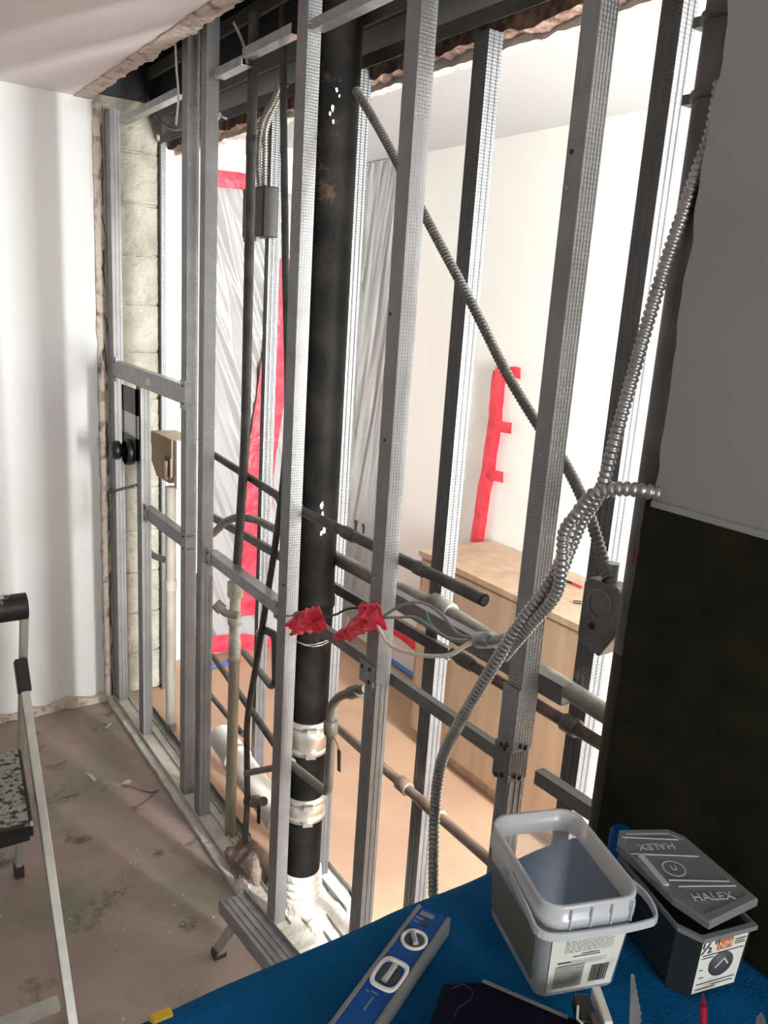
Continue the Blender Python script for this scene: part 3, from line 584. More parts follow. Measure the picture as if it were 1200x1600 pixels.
# junction box at right
c = at(947, 960, x=.09)
root = empty('junction_box', 'grey metal junction box hanging beside the dark vertical pipe', 'box', c)
pr = [(.032, -.055), (.037, -.045), (.037, .045), (.028, .055), (-.028, .055), (-.037, .045), (-.037, -.02), (-.01, -.065)]
put(MB().profile(pr, c+Vector((-.018, 0, 0)), (0, 1, 0), (0, 0, 1), (.036, 0, 0)).build('body', mat('grey_box', (.20, .205, .20), .45, .3, (.14, .14, .135), 20), bevel=.003), root)
put(MB().tube([c+Vector((0, .0, .052)), c+Vector((0, .0, .085))], .011, 14).build('clamp', PLAIN), root)
put(MB().lathe([(0, -.003), (.005, -.002), (.006, 0)], c+Vector((-.018, .01, -.02)), (1, 0, 0), 10).build('screw', BLACK), root)
put(MB().lathe([(.022, -.0015), (.024, -.0015), (.024, 0), (.022, 0)], c+Vector((-.018, .0, .02)), (1, 0, 0), 20).build('knockout', PLAIN), root)
# black plug box behind riser with two cables
c = at(402, 332, x=.2)
root = empty('switch_box', 'black electrical box hung behind the riser near the top of the wall', 'box', c)
A = at(384, 296, x=.2); B = at(415, 370, x=.2)
put(MB().box(.19, .24, B.y, A.y, B.z, A.z).build('body', BLACK, bevel=.004), root)
put(MB().box(.185, .195, B.y+.03, A.y-.02, B.z-.012, B.z).build('lip', PLAIN), root)
mc('armoured_cable', P([(405, 296, .2), (404, 240, .2), (410, 190, .2), (430, 150, .2), (445, 110, .2)]), .008, ARM, 'armoured cable rising left of two from the black box behind the riser', .008)
mc('armoured_cable', P([(413, 296, .215), (414, 240, .215), (416, 200, .215), (432, 160, .22), (447, 130, .22)]), .008, ARM, 'armoured cable rising right of two from the black box behind the riser', .008)
for lab, pts in (('grey cable drooping across the void over the left bay', [(222, 128, .215), (236, 165, .18), (250, 188, .16), (270, 202, .15), (290, 200, .15)]),
                 ('dark thin cable running from the torn ceiling edge into the void', [(365, 35, .05), (375, 55, .08), (382, 75, .1), (386, 100, .12)])):
    tag(MB().tube(smoothpath(P(pts), .01), .004, 8).build('void_cable', GREYW), lab, 'cable', 'thin cables in the void')
tag(MB().tube(smoothpath(P([(274, 70, .03), (276, 110, .03), (279, 150, .03), (275, 195, .03)]), .01), .0035, 8).build('hanging_wire', WHITEW), 'white wire hanging in front of the left stud of the close pair', 'wire')
root = empty('wing_bolt', 'small pale bolt sticking out beside the right close-pair stud', 'bolt', at(345, 182, x=.05))
put(MB().tube(P([(337, 178, .05), (353, 185, .05)]), .003, 8).build('shank', PVCW), root); put(MB().tube(P([(341, 186, .05), (344, 177, .05)]), .004, 8).build('wing', PVCW), root)

# red tape lumps
def crumple(name, quad, x, label, seed, dep=.02):
    n_ = 14; vs = []; fs = []
    q = [at(a, b, x=x) for a, b in quad]
    for i in range(n_+1):
        for j in range(n_+1):
            u, v = i/n_, j/n_; p = q[0]*(1-u)*(1-v)+q[1]*u*(1-v)+q[2]*u*v+q[3]*(1-u)*v
            k = noise.noise(p*45+Vector((seed, 0, 0))); k2 = noise.noise(p*90+Vector((0, seed, 0)))
            edge_ = .006*noise.noise(p*60+Vector((0, 0, seed)))
            p = p+Vector((-dep*(.6+k*1.0+k2*.5)*math.sin(math.pi*u)**.5*math.sin(math.pi*v)**.5, edge_+.004*k2, edge_+.003*k)); vs.append(p)
    for i in range(n_):
        for j in range(n_): a = i*(n_+1)+j; fs.append((a, a+1, a+n_+2, a+n_+1))
    return tag(MB().add(vs, fs).build(name, RED, solid=.001), label, 'tape', 'crumpled red tape on the wires')
crumple('tape_lump', ((462, 958), (498, 946), (513, 985), (452, 993)), .012, 'left crumpled lump of red tape stuck on the stud beside the big pipe', 2, .03)
crumple('tape_lump', ((566, 945), (594, 944), (604, 982), (562, 992)), .02, 'crumpled red tape wrapped around the stud right of the big pipe', 5, .03)
crumple('tape_lump', ((560, 960), (590, 975), (548, 1001), (519, 996)), .01, 'loose red tape flap pointing left from the stud right of the big pipe', 9, .02)

# ------------------------------------------------------------------ back room
A = at(777, 847, z=.83)
cab = empty('wooden_cabinet', 'plain low wooden cabinet in the back room with a pen on top', 'cabinet', (1.2, -1.3, 0))
put(MB().box(1.01, 1.385, -1.86, -.90, .06, .81).build('body', WOOD), cab)
put(MB().box(1.0, 1.385, -1.87, -.89, .81, .832).build('top', WOOD), cab)
put(MB().box(1.04, 1.36, -1.84, -.92, 0, .06).build('plinth', WOOD), cab)
for yy in (-1.38,):
    put(MB().box(1.004, 1.012, yy-.46, yy+.46, .07, .80).build('front_panel', WOOD), cab)
def q(px, py): return at(px, py, z=.832)
root = empty('pen', 'red and black pen lying on the wooden cabinet', 'pen', q(895, 913))
put(MB().tube([q(884, 910)+Vector((0, 0, .006)), q(895, 914)+Vector((0, 0, .006))], .005, 8).build('cap', BLACK), root)
put(MB().tube([q(895, 914)+Vector((0, 0, .006)), q(909, 920)+Vector((0, 0, .006))], .005, 8).build('barrel', RED), root)
tag(MB().tube([q(896, 943)+Vector((0, 0, .006)), q(908, 944)+Vector((0, 0, .006))], .006, 8).build('marker_stub', BLACK), 'small black stub lying on the wooden cabinet', 'marker')
def sheet(name, o_, U, V, nrm, nu, nv, amp, seed, label, dirn=(1, .5)):
    o_ = Vector(o_); U = Vector(U); V = Vector(V); nrm = Vector(nrm); vs = []; fs = []
    for i in range(nu+1):
        for j in range(nv+1):
            u, v = i/nu, j/nv; a = u*dirn[0]*3.2+v*dirn[1]*3.2
            k = noise.noise(Vector((a*1.3+seed, v*1.5-u*1.2, seed)))+.6*noise.noise(Vector((a*3+seed, v*2+u, 3)))
            k = 1-abs(k)*1.6
            vs.append(o_+U*u+V*v+nrm*(amp*max(k, -.2)+.014))
    for i in range(nu):
        for j in range(nv): a = i*(nv+1)+j; fs.append((a, a+1, a+nv+2, a+nv+1))
    o = MB().add(vs, fs, True).build(name, SHEET); return tag(o, label, 'plastic sheet', 'clear plastic dust sheets')
sheet('plastic_sheet', (.55, .246, .04), (.40, 0, 0), (0, 0, 2.2), (0, -1, 0), 90, 160, .03, 4, 'wrinkled plastic sheet with red tape edges left of the riser pipe', (1, 2.2))
sheet('plastic_sheet', (1.385, -.06, .1), (0, .28, 0), (0, 0, 2.33), (-1, 0, 0), 50, 160, .02, 9, 'wrinkled plastic sheet on the far wall right of the big pipe', (1, 1.5))
# open doorway behind the first sheet, its shade painted as a grey panel
struct(MB().box(.5, .97, .24, .249, 0, 2.26).build('doorway_shade', mat('doorway_shade_grey', (.5, .5, .49), .5)))
def strip(name, pts, w_, x=None, y=None, label='', mt=RED, seed=0, nrm=(-1, 0, 0), up=None):
    q_ = [at(a, b, x=x) if x is not None else (at(a, b, y=y) if y is not None else at(a, b, z=.004)) for a, b in pts]
    q_ = smoothpath(q_, .03); vs = []; fs = []; N_ = Vector(nrm)
    for i, p in enumerate(q_):
        t = (q_[min(i+1, len(q_)-1)]-q_[max(i-1, 0)]).normalized(); s_ = N_.cross(t).normalized(); k = noise.noise(p*20+Vector((seed, 0, 0)))*.006
        off = N_*(.004+.004*abs(noise.noise(p*33)))
        vs += [p+s_*(w_/2+k)+off, p+off+N_*.002, p-s_*(w_/2-k)+off]
    for i in range(len(q_)-1):
        a = i*3; fs += [(a, a+1, a+4, a+3), (a+1, a+2, a+5, a+4)]
    return tag(MB().add(vs, fs).build(name, mt, solid=.001, recalc=False), label, 'tape')
strip('tape_strip', [(782, 580), (775, 650), (766, 720), (756, 780), (746, 852)], .085, x=1.375, label='long upright strip of red tape on the white wall above the cabinet')
for i, (a, b) in enumerate((((775, 582), (817, 583)), ((770, 665), (801, 669)), ((765, 742), (790, 746)))):
    strip('tape_tab', [a, b], .045, x=1.372, label=('top', 'middle', 'bottom')[i]+' short tab of red tape sticking out right of the upright strip', seed=i)
strip('tape_strip', [(334, 277), (384, 285)], .07, y=.20, label='short sloping strip of red tape across the top of the plastic sheet', nrm=(0, -1, 0), seed=3)
strip('tape_strip', [(443, 405), (439, 480), (432, 560), (420, 640), (408, 720), (402, 800), (398, 880), (394, 960)], .15, y=.19, label='long red tape strip down the edge of the plastic sheet behind the riser', nrm=(0, -1, 0), seed=6, mt=RED)
strip('tape_strip', [(302, 1008), (345, 1006), (385, 1004), (430, 1010)], .09, y=.2, label='red tape along the bottom of the plastic sheet', nrm=(0, -1, 0), seed=8)
strip('tape_strip', [(600, 972), (628, 992), (660, 1016)], .05, x=1.37, label='red tape along the foot of the far wall right of the taped stud', seed=9)
strip('tape_strip', [(606, 1022), (630, 1040), (658, 1060)], .08, label='blue tape on the floor of the back room beside the red tape', mt=BLUET, nrm=(0, 0, 1), seed=2)
strip('tape_strip', [(300, 1048), (330, 1042), (362, 1034)], .05, label='blue tape on the floor behind the close pair of studs', mt=BLUET, nrm=(0, 0, 1), seed=4)

# ------------------------------------------------------------------ covered worktable
TZ = 1.0
tbl = empty('worktable', 'worktable hidden under the blue moving blanket', 'table', (-.5, -3.0, 0))
put(MB().box(-.93, -.03, -3.25, -2.665, TZ-.035, TZ-.012).build('table_top', WOOD), tbl)
for lx in (-.88, -.1):
    for ly in (-3.2, -2.72): put(MB().box(lx, lx+.04, ly, ly+.04, 0, TZ-.035).build('leg', DARKST), tbl)
nu, nv = 120, 110; vs = []; fs = []
for i in range(nu+1):
    for j in range(nv+1):
        x = -1.02+1.013*i/nu; s_ = j/nv*.95; yf = -2.64+.012*noise.noise(Vector((x*5, 0, 1)))
        # s runs from the front hem, up over the edge, across the top toward the camera
        drop = .26; rad = .03; arc = rad*math.pi/2; L = s_*1.15
        if L < drop: y, z = yf+.006*math.sin(x*40), TZ-rad-(drop-L)
        elif L < drop+arc: a = (L-drop)/rad; y, z = yf-rad+rad*math.cos(a), TZ-rad+rad*math.sin(a)
        else: y, z = yf-rad-(L-drop-arc), TZ
        wv = .007*noise.noise(Vector((x*4, y*5, 2)))+.003*noise.noise(Vector((x*11, y*13, 5)))
        # quilting
        qx = abs(math.sin((x+y)*math.pi/.12)); qy = abs(math.sin((x-y)*math.pi/.12)); ql = .0012*(min(qx, qy)**.3)
        if L >= drop: z += (wv if x < -.42 or y > -2.66 else wv*.25)+ql
        else: y += .02*noise.noise(Vector((x*9, z*2, 7)))
        z += -.0 if x > -.9 else -(abs(x+.9))**1.5*3
        vs.append((x, y, z))
for i in range(nu):
    for j in range(nv): a = i*(nv+1)+j; fs.append((a, a+1, a+nv+2, a+nv+1))
tag(MB().add(vs, fs, True).build('moving_blanket', BLANKET, solid=.006), 'blue quilted moving blanket spread over the worktable', 'blanket')
TS = TZ+.005     # resting height

# spirit level
A = (at(655, 1417, z=TS+.022)+at(702, 1437, z=TS+.022))/2; B = (at(510, 1597, z=TS+.022)+at(603, 1600, z=TS+.022))/2
d = (B-A); d.z = 0; d.normalize(); s_ = Vector((-d.y, d.x, 0)); Lh = .30; Wd = .046; Th = .022
lv = empty('spirit_level', 'blue box level with silver edges and two white vial windows lying on the blanket', 'level', A+d*Lh*.5)
z0 = TS+.002
def lbox(u0, u1, v0, v1, za, zb): 
    c = A+d*(u0+u1)/2+s_*(v0+v1)/2; c.z = (za+zb)/2
    return MB().obox(c, d*(u1-u0)/2, s_*(v1-v0)/2, (0, 0, (zb-za)/2))
def ringseg(name, u, rx, ry, hole, mt):      # window surround
    c = A+d*u; n_ = 36; vs = []; fs = []; zt = z0+Th+.001
    prof = ((1.0, zt-.004), (1.0, zt+.001), (hole+.06, zt+.001), (hole, zt-.004), (hole, zt-.013))
    for f, z in prof:
        for k in range(n_):
            a = 2*math.pi*k/n_; cu, su = math.cos(a), math.sin(a); e = .55
            p = c+d*rx*f*math.copysign(abs(cu)**e, cu)+s_*ry*f*math.copysign(abs(su)**e, su) if rx != ry else c+d*rx*f*cu+s_*ry*f*su
            vs.append((p.x, p.y, z))
    for r in range(len(prof)-1): fs += [(r*n_+k, r*n_+(k+1) % n_, (r+1)*n_+(k+1) % n_, (r+1)*n_+k) for k in range(n_)]
    return MB().add(vs, fs, True).build(name, mt)
put(lbox(0, Lh, -Wd/2, -Wd/2+.005, z0, z0+Th+.002).build('edge_rail', GALVD, bevel=.001, label='silver edge rail'), lv)
put(lbox(0, Lh, Wd/2-.005, Wd/2, z0, z0+Th+.002).build('edge_rail', GALVD, bevel=.001, label='silver edge rail'), lv)
put(lbox(0, Lh, -Wd/2+.005, Wd/2-.005, z0+.002, z0+Th).build('body', LBLUE), lv)
put(ringseg('vial_window', .056, .0165, .0165, .72, PVCW), lv)
put(ringseg('vial_window', .118, .024, .018, .72, PVCW), lv)
for u, r1, r2 in ((.056, .012, .012), (.118, .0165, .012)):
    c = A+d*u; n_ = 24; zt = z0+Th+.0004
    vs = [(c.x+d.x*r1*math.cos(a)+s_.x*r2*math.sin(a), c.y+d.y*r1*math.cos(a)+s_.y*r2*math.sin(a), zt) for a in [2*math.pi*k/n_ for k in range(n_)]]
    put(MB().add(vs, [tuple(range(n_))]).build('window_bottom', mat('vial_dark', (.02, .025, .025), .15)), lv)
    vd = (d+s_*.8).normalized() if u < .1 else s_
    vz = Vector((0, 0, zt+.0025)); c0 = Vector((c.x, c.y, 0))+vz
    if u < .1: put(MB().tube([c0-vd*.009, c0+vd*.009], .0035, 12).build('vial', GLASSM), lv)
    else: put(MB().tube([c0-d*.013, c0+d*.013], .0035, 12).build('vial', GLASSM), lv)
put(lbox(.022, .030, -.004, .004, z0+Th, z0+Th+.0006).build('hole_mark', BLACK, label='dark square hole near the end'), lv)
for (u0, u1, v0, v1) in ((.006, .014, -.014, .004), (.018, .022, -.016, -.006), (.026, .028, -.016, -.008), (.148, .150, -.006, .002), (.155, .175, -.0015, .0005), (.15, .152, -.012, -.008)):
    put(lbox(u0, u1, v0, v1, z0+Th, z0+Th+.0004).build('paint_mark', GALVD, label='worn pale marking'), lv)

# tub
FL, FR, NR, NL = [at(*p, z=TS+.135) for p in ((772, 1270), (908, 1260), (1000, 1398), (838, 1430))]
C_ = (FL+FR+NR+NL)/4; U = ((FR-FL)+(NR-NL)).normalized(); V = Vector((-U.y, U.x, 0)); 
if V.dot(FL-NL) < 0: V = -V
hu = ((FR-FL).length+(NR-NL).length)/4; hv = ((FL-NL).length+(FR-NR).length)/4
tub = empty('plastic_tub', 'open frosted white plastic tub with a paper label on the blue blanket', 'tub', (C_.x, C_.y, TS))
def rrect(hu, hv, r, n_=6, c=None, z=0):
    out = []
    for sx, sy, a0 in ((1, 1, 0), (-1, 1, 90), (-1, -1, 180), (1, -1, 270)):
        for k in range(n_+1):
            a = math.radians(a0+90*k/n_); p = (c or C_)+U*(sx*(hu-r)+r*math.cos(a))+V*(sy*(hv-r)+r*math.sin(a)); out.append((p.x, p.y, z))
    return out
def loft(rings, capb=False, capt=False, smooth=True):
    n_ = len(rings[0]); vs = [p for r in rings for p in r]; fs = []
    for i in range(len(rings)-1): fs += [(i*n_+k, i*n_+(k+1) % n_, (i+1)*n_+(k+1) % n_, (i+1)*n_+k) for k in range(n_)]
    if capb: fs.append(tuple(range(n_-1, -1, -1)))
    if capt: fs.append(tuple(range((len(rings)-1)*n_, len(rings)*n_)))
    return MB().add(vs, fs, smooth)
TT = TS+.135
put(loft([rrect(hu*.80, hv*.80, .013, z=TS+.001), rrect(hu*.82, hv*.82, .013, z=TS+.004), rrect(hu*.93, hv*.94, .016, z=TT-.03)], capb=True).build('body', TUB), tub)
put(loft([rrect(hu*.93, hv*.94, .024, z=TT-.03), rrect(hu*.985, hv*.985, .026, z=TT-.03), rrect(hu*.99, hv*.99, .027, z=TT-.017), rrect(hu*.965, hv*.97, .026, z=TT-.016), rrect(hu*.975, hv*.98, .026, z=TT-.003), rrect(hu*.965, hv*.97, .026, z=TT), rrect(hu*.90, hv*.92, .024, z=TT-.001), rrect(hu*.90, hv*.92, .024, z=TT-.03)]).build('rim', TUBRIM), tub)
for k in (-.5, -.1, .3, .7):
    p = C_+U*hu*k-V*hv*.995; put(MB().box(p.x-.0008, p.x+.0008, p.y-.0015, p.y+.001, TT-.029, TT-.004).build('rim_rib', TUBRIM), tub)
# bail handle folded down round the near side
hp = [C_-U*hu*1.03+V*0, C_-U*hu*1.05-V*hv*.6, C_-U*hu*.99-V*hv*1.0, C_-V*hv*1.06, C_+U*hu*1.0-V*hv*1.03, C_+U*hu*1.30-V*hv*.95, C_+U*hu*1.36-V*hv*.6, C_+U*hu*1.16-V*hv*.25, C_+U*hu*1.03-V*hv*.05]
hz = [TT-.02, TT-.026, TT-.031, TT-.034, TT-.035, TT-.034, TT-.03, TT-.026, TT-.022]
hpz = smoothpath([Vector((p.x, p.y, z)) for p, z in zip(hp, hz)], .006); vs = []; fs = []
for i, p in enumerate(hpz):
    t = (hpz[min(i+1, len(hpz)-1)]-hpz[max(i-1, 0)]).normalized(); sd = Vector((t.y, -t.x, 0)).normalized()
    for a, b in ((-.001, -.005), (.001, -.005), (.001, .005), (-.001, .005)): vs.append(p+sd*a*1.3+Vector((0, 0, b)))
for i in range(len(hpz)-1): fs += [(i*4+k, i*4+(k+1) % 4, i*4+4+(k+1) % 4, i*4+4+k) for k in range(4)]
put(MB().add(vs, fs).build('handle', TUBRIM), tub)
# label on near face (front = -V side) : face plane from bottom to below the rim
def facept(u, t, side='near', off=.0008):
    f = .815+(.935-.815)*t; z = TS+.004+(TT-.034-TS)*t
    if side == 'near': p = C_+U*u*hu*f-V*(hv*(.82+(.94-.82)*t)+off)
    else: p = C_-U*(hu*f+off)+V*u*hv*(.82+(.94-.82)*t)
    return Vector((p.x, p.y, z))
def fquad(u0, u1, t0, t1, side, off, mt, name, label=None):
    vs = [facept(u0, t0, side, off), facept(u1, t0, side, off), facept(u1, t1, side, off), facept(u0, t1, side, off)]
    o = MB().add(vs, [(0, 1, 2, 3)]).build(name, mt, solid=.0003, label=label); return put(o, tub)
lab1 = fquad(-.80, .80, .05, .93, 'near', .001, LABEL, 'label', 'pale paper label')
lab2 = fquad(-.80, .80, .12, .80, 'side', .001, LABELG, 'label', 'grey printed side label')
pb = MB()
def bar(u0, u1, t0, t1, side='near', off=.0016):
    vs = [facept(u0, t0, side, off), facept(u1, t0, side, off), facept(u1, t1, side, off), facept(u0, t1, side, off)]; pb.add(vs, [(0, 1, 2, 3)])
random.seed(3)
for t in (.885,): bar(-.25, .3, t, t+.012)
for r in range(9):
    t = .80-r*.022; u = -.50
    while u < .55: w_ = random.uniform(.04, .12); bar(u, min(u+w_, .58), t, t+.005); u += w_+.03
bar(-.1, .3, .58, .592); bar(-.3, .32, .55, .562); bar(-.62, -.32, .475, .487)
for r in range(4): bar(-.62, .5-.1*(r % 2), .52-.018*r-.03, .523-.018*r-.03)
for r in range(13): bar(-.66, .02, .42-.026*r, .430-.026*r)
u = .2
while u < .62:
    w_ = random.choice((.008, .014, .022)); bar(u, u+w_, .13, .38); u += w_+random.choice((.008, .014))
put(pb.build('label_print', INK), tub)

# screw box with lid
LO = [(968, 1296), (1044, 1295), (1070, 1306), (1185, 1404), (1109, 1441), (1052, 1402), (964, 1318)]
lid_z = TS+.118
lid = [at(a, b, z=lid_z) for a, b in LO]
cc = sum(lid, Vector())/len(lid)
bx = empty('fitting_box', 'smoky clear plastic box with a hinged embossed lid beside the frosted tub', 'box', (cc.x, cc.y, TS))
body = [Vector((-.062, -2.790, 0)), Vector((-.026, -2.802, 0)), Vector((-.014, -2.822, 0)), Vector((-.053, -2.966, 0)), Vector((-.128, -2.948, 0)), Vector((-.138, -2.920, 0)), Vector((-.118, -2.86, 0)), Vector((-.098, -2.80, 0))]
bc = sum(body, Vector())/len(body)
def ring(f, z): return [((p.x-bc.x)*f+bc.x, (p.y-bc.y)*f+bc.y, z) for p in body]
zr = TS+.092
put(loft([ring(.88, TS+.001), ring(.9, TS+.004), ring(.96, zr)], capb=True, smooth=False).build('body', CLEAR), bx)
put(loft([ring(.96, zr-.006), ring(1.01, zr-.006), ring(1.01, zr), ring(.94, zr), ring(.94, zr-.006)], smooth=False).build('rim', CLEARL), bx)
put(loft([ring(.84, TS+.003), ring(.88, TS+.05)], capb=True, capt=True, smooth=False).build('contents', BLACK, label='dark fittings inside the box'), bx)
def lring(f, z0, tilt=0): return [((p.x-cc.x)*f+cc.x, (p.y-cc.y)*f+cc.y, z0) for p in lid]
put(loft([lring(1.0, lid_z-.010), lring(1.0, lid_z-.002), lring(.98, lid_z), lring(.88, lid_z), lring(.86, lid_z-.002)], capt=True, smooth=False).build('lid', CLEARL), bx)
# lid latch + ribs
q1 = at(1000, 1340, z=lid_z-.003); q2 = at(1040, 1386, z=lid_z-.003)
put(MB().beam(q1, q2, .008, .008).build('latch', TUBRIM), bx)
for (a, b) in (((985, 1334), (1092, 1338)), ((1045, 1375), (1140, 1377)), ((1060, 1385), (1150, 1384)), ((972, 1308), (1060, 1312))):
    A1 = at(*a, z=lid_z); B1 = at(*b, z=lid_z); put(MB().beam(A1, B1, .0012, .0012).build('lid_rib', TUBRIM), bx)
lx = (at(1158, 1400, z=lid_z)-at(1078, 1404, z=lid_z)); ly = lx.cross(Vector((0, 0, 1)))*-1
text_mesh('embossed_letters', 'HALEX', .017, frame(at(1114, 1401, z=lid_z+.0004), lx, ly), TUBRIM, bx)
text_mesh('embossed_letters', 'HALEX', .016, frame(at(1025, 1322, z=lid_z+.0004), -lx, -ly), TUBRIM, bx)
text_mesh('embossed_letters', 'U', .012, frame(at(1053, 1356, z=lid_z+.0004), lx, ly), TUBRIM, bx)
put(MB().lathe([(.0125, 0), (.0135, .0006), (.0145, 0)], at(1053, 1357, z=lid_z+.0002), (0, 0, 1), 28).build('embossed_ring', TUBRIM), bx)
# label on the near face of the box: between body[4] (left) and body[3] (right)
Lb = Vector(ring(.905, TS+.006)[4]); Rb = Vector(ring(.905, TS+.006)[3]); Lt = Vector(ring(.955, zr-.008)[4]); Rt = Vector(ring(.955, zr-.008)[3])
nf = (Rb-Lb).cross(Lt-Lb).normalized()
if nf.y > 0: nf = -nf
def fp(u, t, off=.001): return Lb.lerp(Rb, u).lerp(Lt.lerp(Rt, u), t)+nf*off
def q4(u0, u1, t0, t1, off, mt, name, label=None): 
    return put(MB().add([fp(u0, t0, off), fp(u1, t0, off), fp(u1, t1, off), fp(u0, t1, off)], [(0, 1, 2, 3)]).build(name, mt, solid=.0003, label=label), bx)
q4(.03, .93, .02, .97, .001, LABEL, 'label', 'white product label'); q4(.34, .64, .78, .97, .0015, ORANGE, 'label_patch', 'orange square')
ux = (fp(1, .5)-fp(0, .5)); uy = (fp(.5, 1)-fp(.5, 0))
text_mesh('label_text', '½"', .022, frame(fp(.19, .86, .002), ux, uy), INK, bx, .0001)
text_mesh('label_text', 'NM', .013, frame(fp(.49, .86, .002), ux, uy), LABEL, bx, .0001)
c = fp(.5, .50, .0018)
put(MB().lathe([(0, .0004), (.0175, .0004), (.0175, 0)], c, nf, 28).build('label_disc', mat('disc_grey', (.08, .08, .08), .6), label='dark round picture'), bx)
put(MB().beam(c+nf*.0006-ux.normalized()*.008-uy.normalized()*.004, c+nf*.0006+ux.normalized()*.003+uy.normalized()*.008, .0015, .0004, tuple(nf)).beam(c+nf*.0006+ux.normalized()*.003+uy.normalized()*.008, c+nf*.0006+ux.normalized()*.010-uy.normalized()*.002, .0015, .0004, tuple(nf)).build('label_picture', LABEL), bx)
pb = MB()
for (u0, u1, t0) in ((.68, .9, .90), (.68, .88, .86), (.68, .9, .82), (.08, .9, .72), (.08, .3, .67), (.1, .2, .30), (.08, .88, .18), (.4, .85, .12), (.08, .5, .08), (.08, .15, .45)):
    pb.add([fp(u0, t0, .0018), fp(u1, t0, .0018), fp(u1, t0+.014, .0018), fp(u0, t0+.014, .0018)], [(0, 1, 2, 3)])
put(pb.build('label_print', INK), bx)

# dark case, razor tool, blades
q_ = [at(a, b, z=TS+.02) for a, b in ((694, 1532), (752, 1530), (910, 1592), (960, 1680), (640, 1680))]
n_ = len(q_); mb = MB().add([(p.x, p.y, TS+.001) for p in q_]+[(p.x, p.y, TS+.018) for p in q_], [tuple(range(n_-1, -1, -1)), tuple(range(n_, 2*n_))]+[(i, (i+1) % n_, (i+1) % n_+n_, i+n_) for i in range(n_)])
cs = empty('dark_case', 'flat dark navy case with a pale edge in front of the frosted tub', 'case', q_[0])
put(mb.build('shell', NAVY, bevel=.004), cs)
put(MB().beam(at(754, 1532, z=TS+.021), at(888, 1590, z=TS+.021), .0035, .002).build('edge_strip', GALVD, label='pale grey edge strip'), cs)
put(MB().tube(smoothpath([at(a, b, z=TS+.0205) for a, b in ((706, 1545), (722, 1538), (738, 1548), (735, 1562), (716, 1575), (710, 1590))], .003), .0005, 6).build('scratch_lines', mat('navy_line', (.02, .02, .05), .5)), cs)
tl = empty('utility_tool', 'small white and black plastic tool leaning against the bottom of the tub', 'tool', at(915, 1580, z=TS))
A = at(906, 1562, z=TS+.03); B = at(918, 1606, z=TS+.03)
put(MB().beam(A, B, .018, .02).build('body', BLACK, bevel=.003), tl)
A = at(930, 1550, z=TS+.032); B = at(950, 1608, z=TS+.032); sd = Vector((.004, -.001, 0))
put(MB().beam(A, B, .010, .018).build('white_cover', PVCW, bevel=.002, label='white side cover'), tl)
put(MB().beam(at(925, 1586, z=TS+.042), at(932, 1606, z=TS+.042), .006, .006).build('brown_insert', BROWNP), tl)
put(MB().tube([at(903, 1572, z=TS+.042), at(902, 1592, z=TS+.042), at(910, 1600, z=TS+.042)], .0015, 6).build('spring_wire', PVCW), tl)
# saw blade standing up
A = at(986, 1522, z=TS+.05); B = at(982, 1625, z=TS+.028); 
vs = []; n_ = 18; ac = (at(1000, 1600, z=TS+.03)-at(983, 1600, z=TS+.03))
for i in range(n_+1):
    t = i/n_; p = A.lerp(B, t); w_ = min(1, .25+t*1.2); vs += [p, p+ac*w_*(1.0+(.14 if i % 2 else 0))]
fs = [(i*2, i*2+1, i*2+3, i*2+2) for i in range(n_)]
tag(MB().add(vs, fs).build('saw_blade', PLAIN, solid=.0012), 'grey toothed saw blade pointing up between the tub and the smoky box', 'blade')
sc = empty('red_pencil', 'pointed dark red pencil in front of the smoky box label', 'pencil', at(1099, 1580, z=TS+.03))
put(MB().tube([at(1099, 1575, z=TS+.04), at(1098, 1660, z=TS+.01)], .0042, 8).build('shaft', mat('crimson', (.35, .005, .03), .4)), sc)
put(MB().tube([at(1099, 1553, z=TS+.042), at(1099, 1575, z=TS+.04)], .004, 8, rf=[.0006, .0042]).build('point', mat('crimson_tip', (.3, .005, .03), .4)), sc)
sc = empty('metal_punch', 'pale metal punch tip at the lower right corner of the blanket', 'punch', at(1190, 1590, z=TS+.02))
put(MB().tube([at(1190, 1583, z=TS+.03), at(1189, 1592, z=TS+.026), at(1186, 1660, z=TS+.01)], .004, 10, rf=[.001, .005, .006]).build('shaft', PLAIN), sc)
cp = empty('blue_cap', 'round blue cap behind the frosted tub against the dark dado', 'cap', at(970, 1292, z=TS+.10))
c = at(972, 1300, z=TS+.09); c = Vector((-.02, 0, 0))+c if c.x > -.02 else c
put(MB().tube([Vector((c.x, c.y, TS)), Vector((c.x, c.y, TS+.088)), Vector((c.x, c.y, TS+.094))], .016, 20, rf=[.016, .016, .012]).build('body', LBLUE), cp)
tag(MB().box(-.665, -.64, -2.668, -2.65, TS-.02, TS+.002).build('yellow_clip', YEL, bevel=.004), 'yellow plastic clip on the far left edge of the blanket', 'clip')

# low trestle under the table
st = empty('folding_trestle', 'low aluminium trestle with ribbed rail reaching out from under the blanket', 'trestle', at(345, 1485, z=0))
zt = .24
A = at(362, 1402, z=zt); B = at(452, 1512, z=zt); d = (B-A).normalized(); B = B+d*.5
sd = d.cross(Vector((0, 0, 1))); mb = MB(); wd = .075
pr = [(-wd/2, -.03), (-wd/2, .012), (-wd/2+.002, .012), (-wd/2+.002, 0), (-wd*.25, 0), (-wd*.25, .003), (-wd*.2, .003), (-wd*.2, 0), (-.002, 0), (-.002, .003), (.002, .003), (.002, 0), (wd*.2, 0), (wd*.2, .003), (wd*.25, .003), (wd*.25, 0), (wd/2-.002, 0), (wd/2-.002, .012), (wd/2, .012), (wd/2, -.03)]
put(mb.profile(pr, A, sd, (0, 0, 1), B-A).build('rail', PLAIN), st)
F = at(342, 1484, z=.02)
put(MB().beam(A+d*.05-Vector((0, 0, .03)), F, .022, .03).build('leg', LADAL), st)
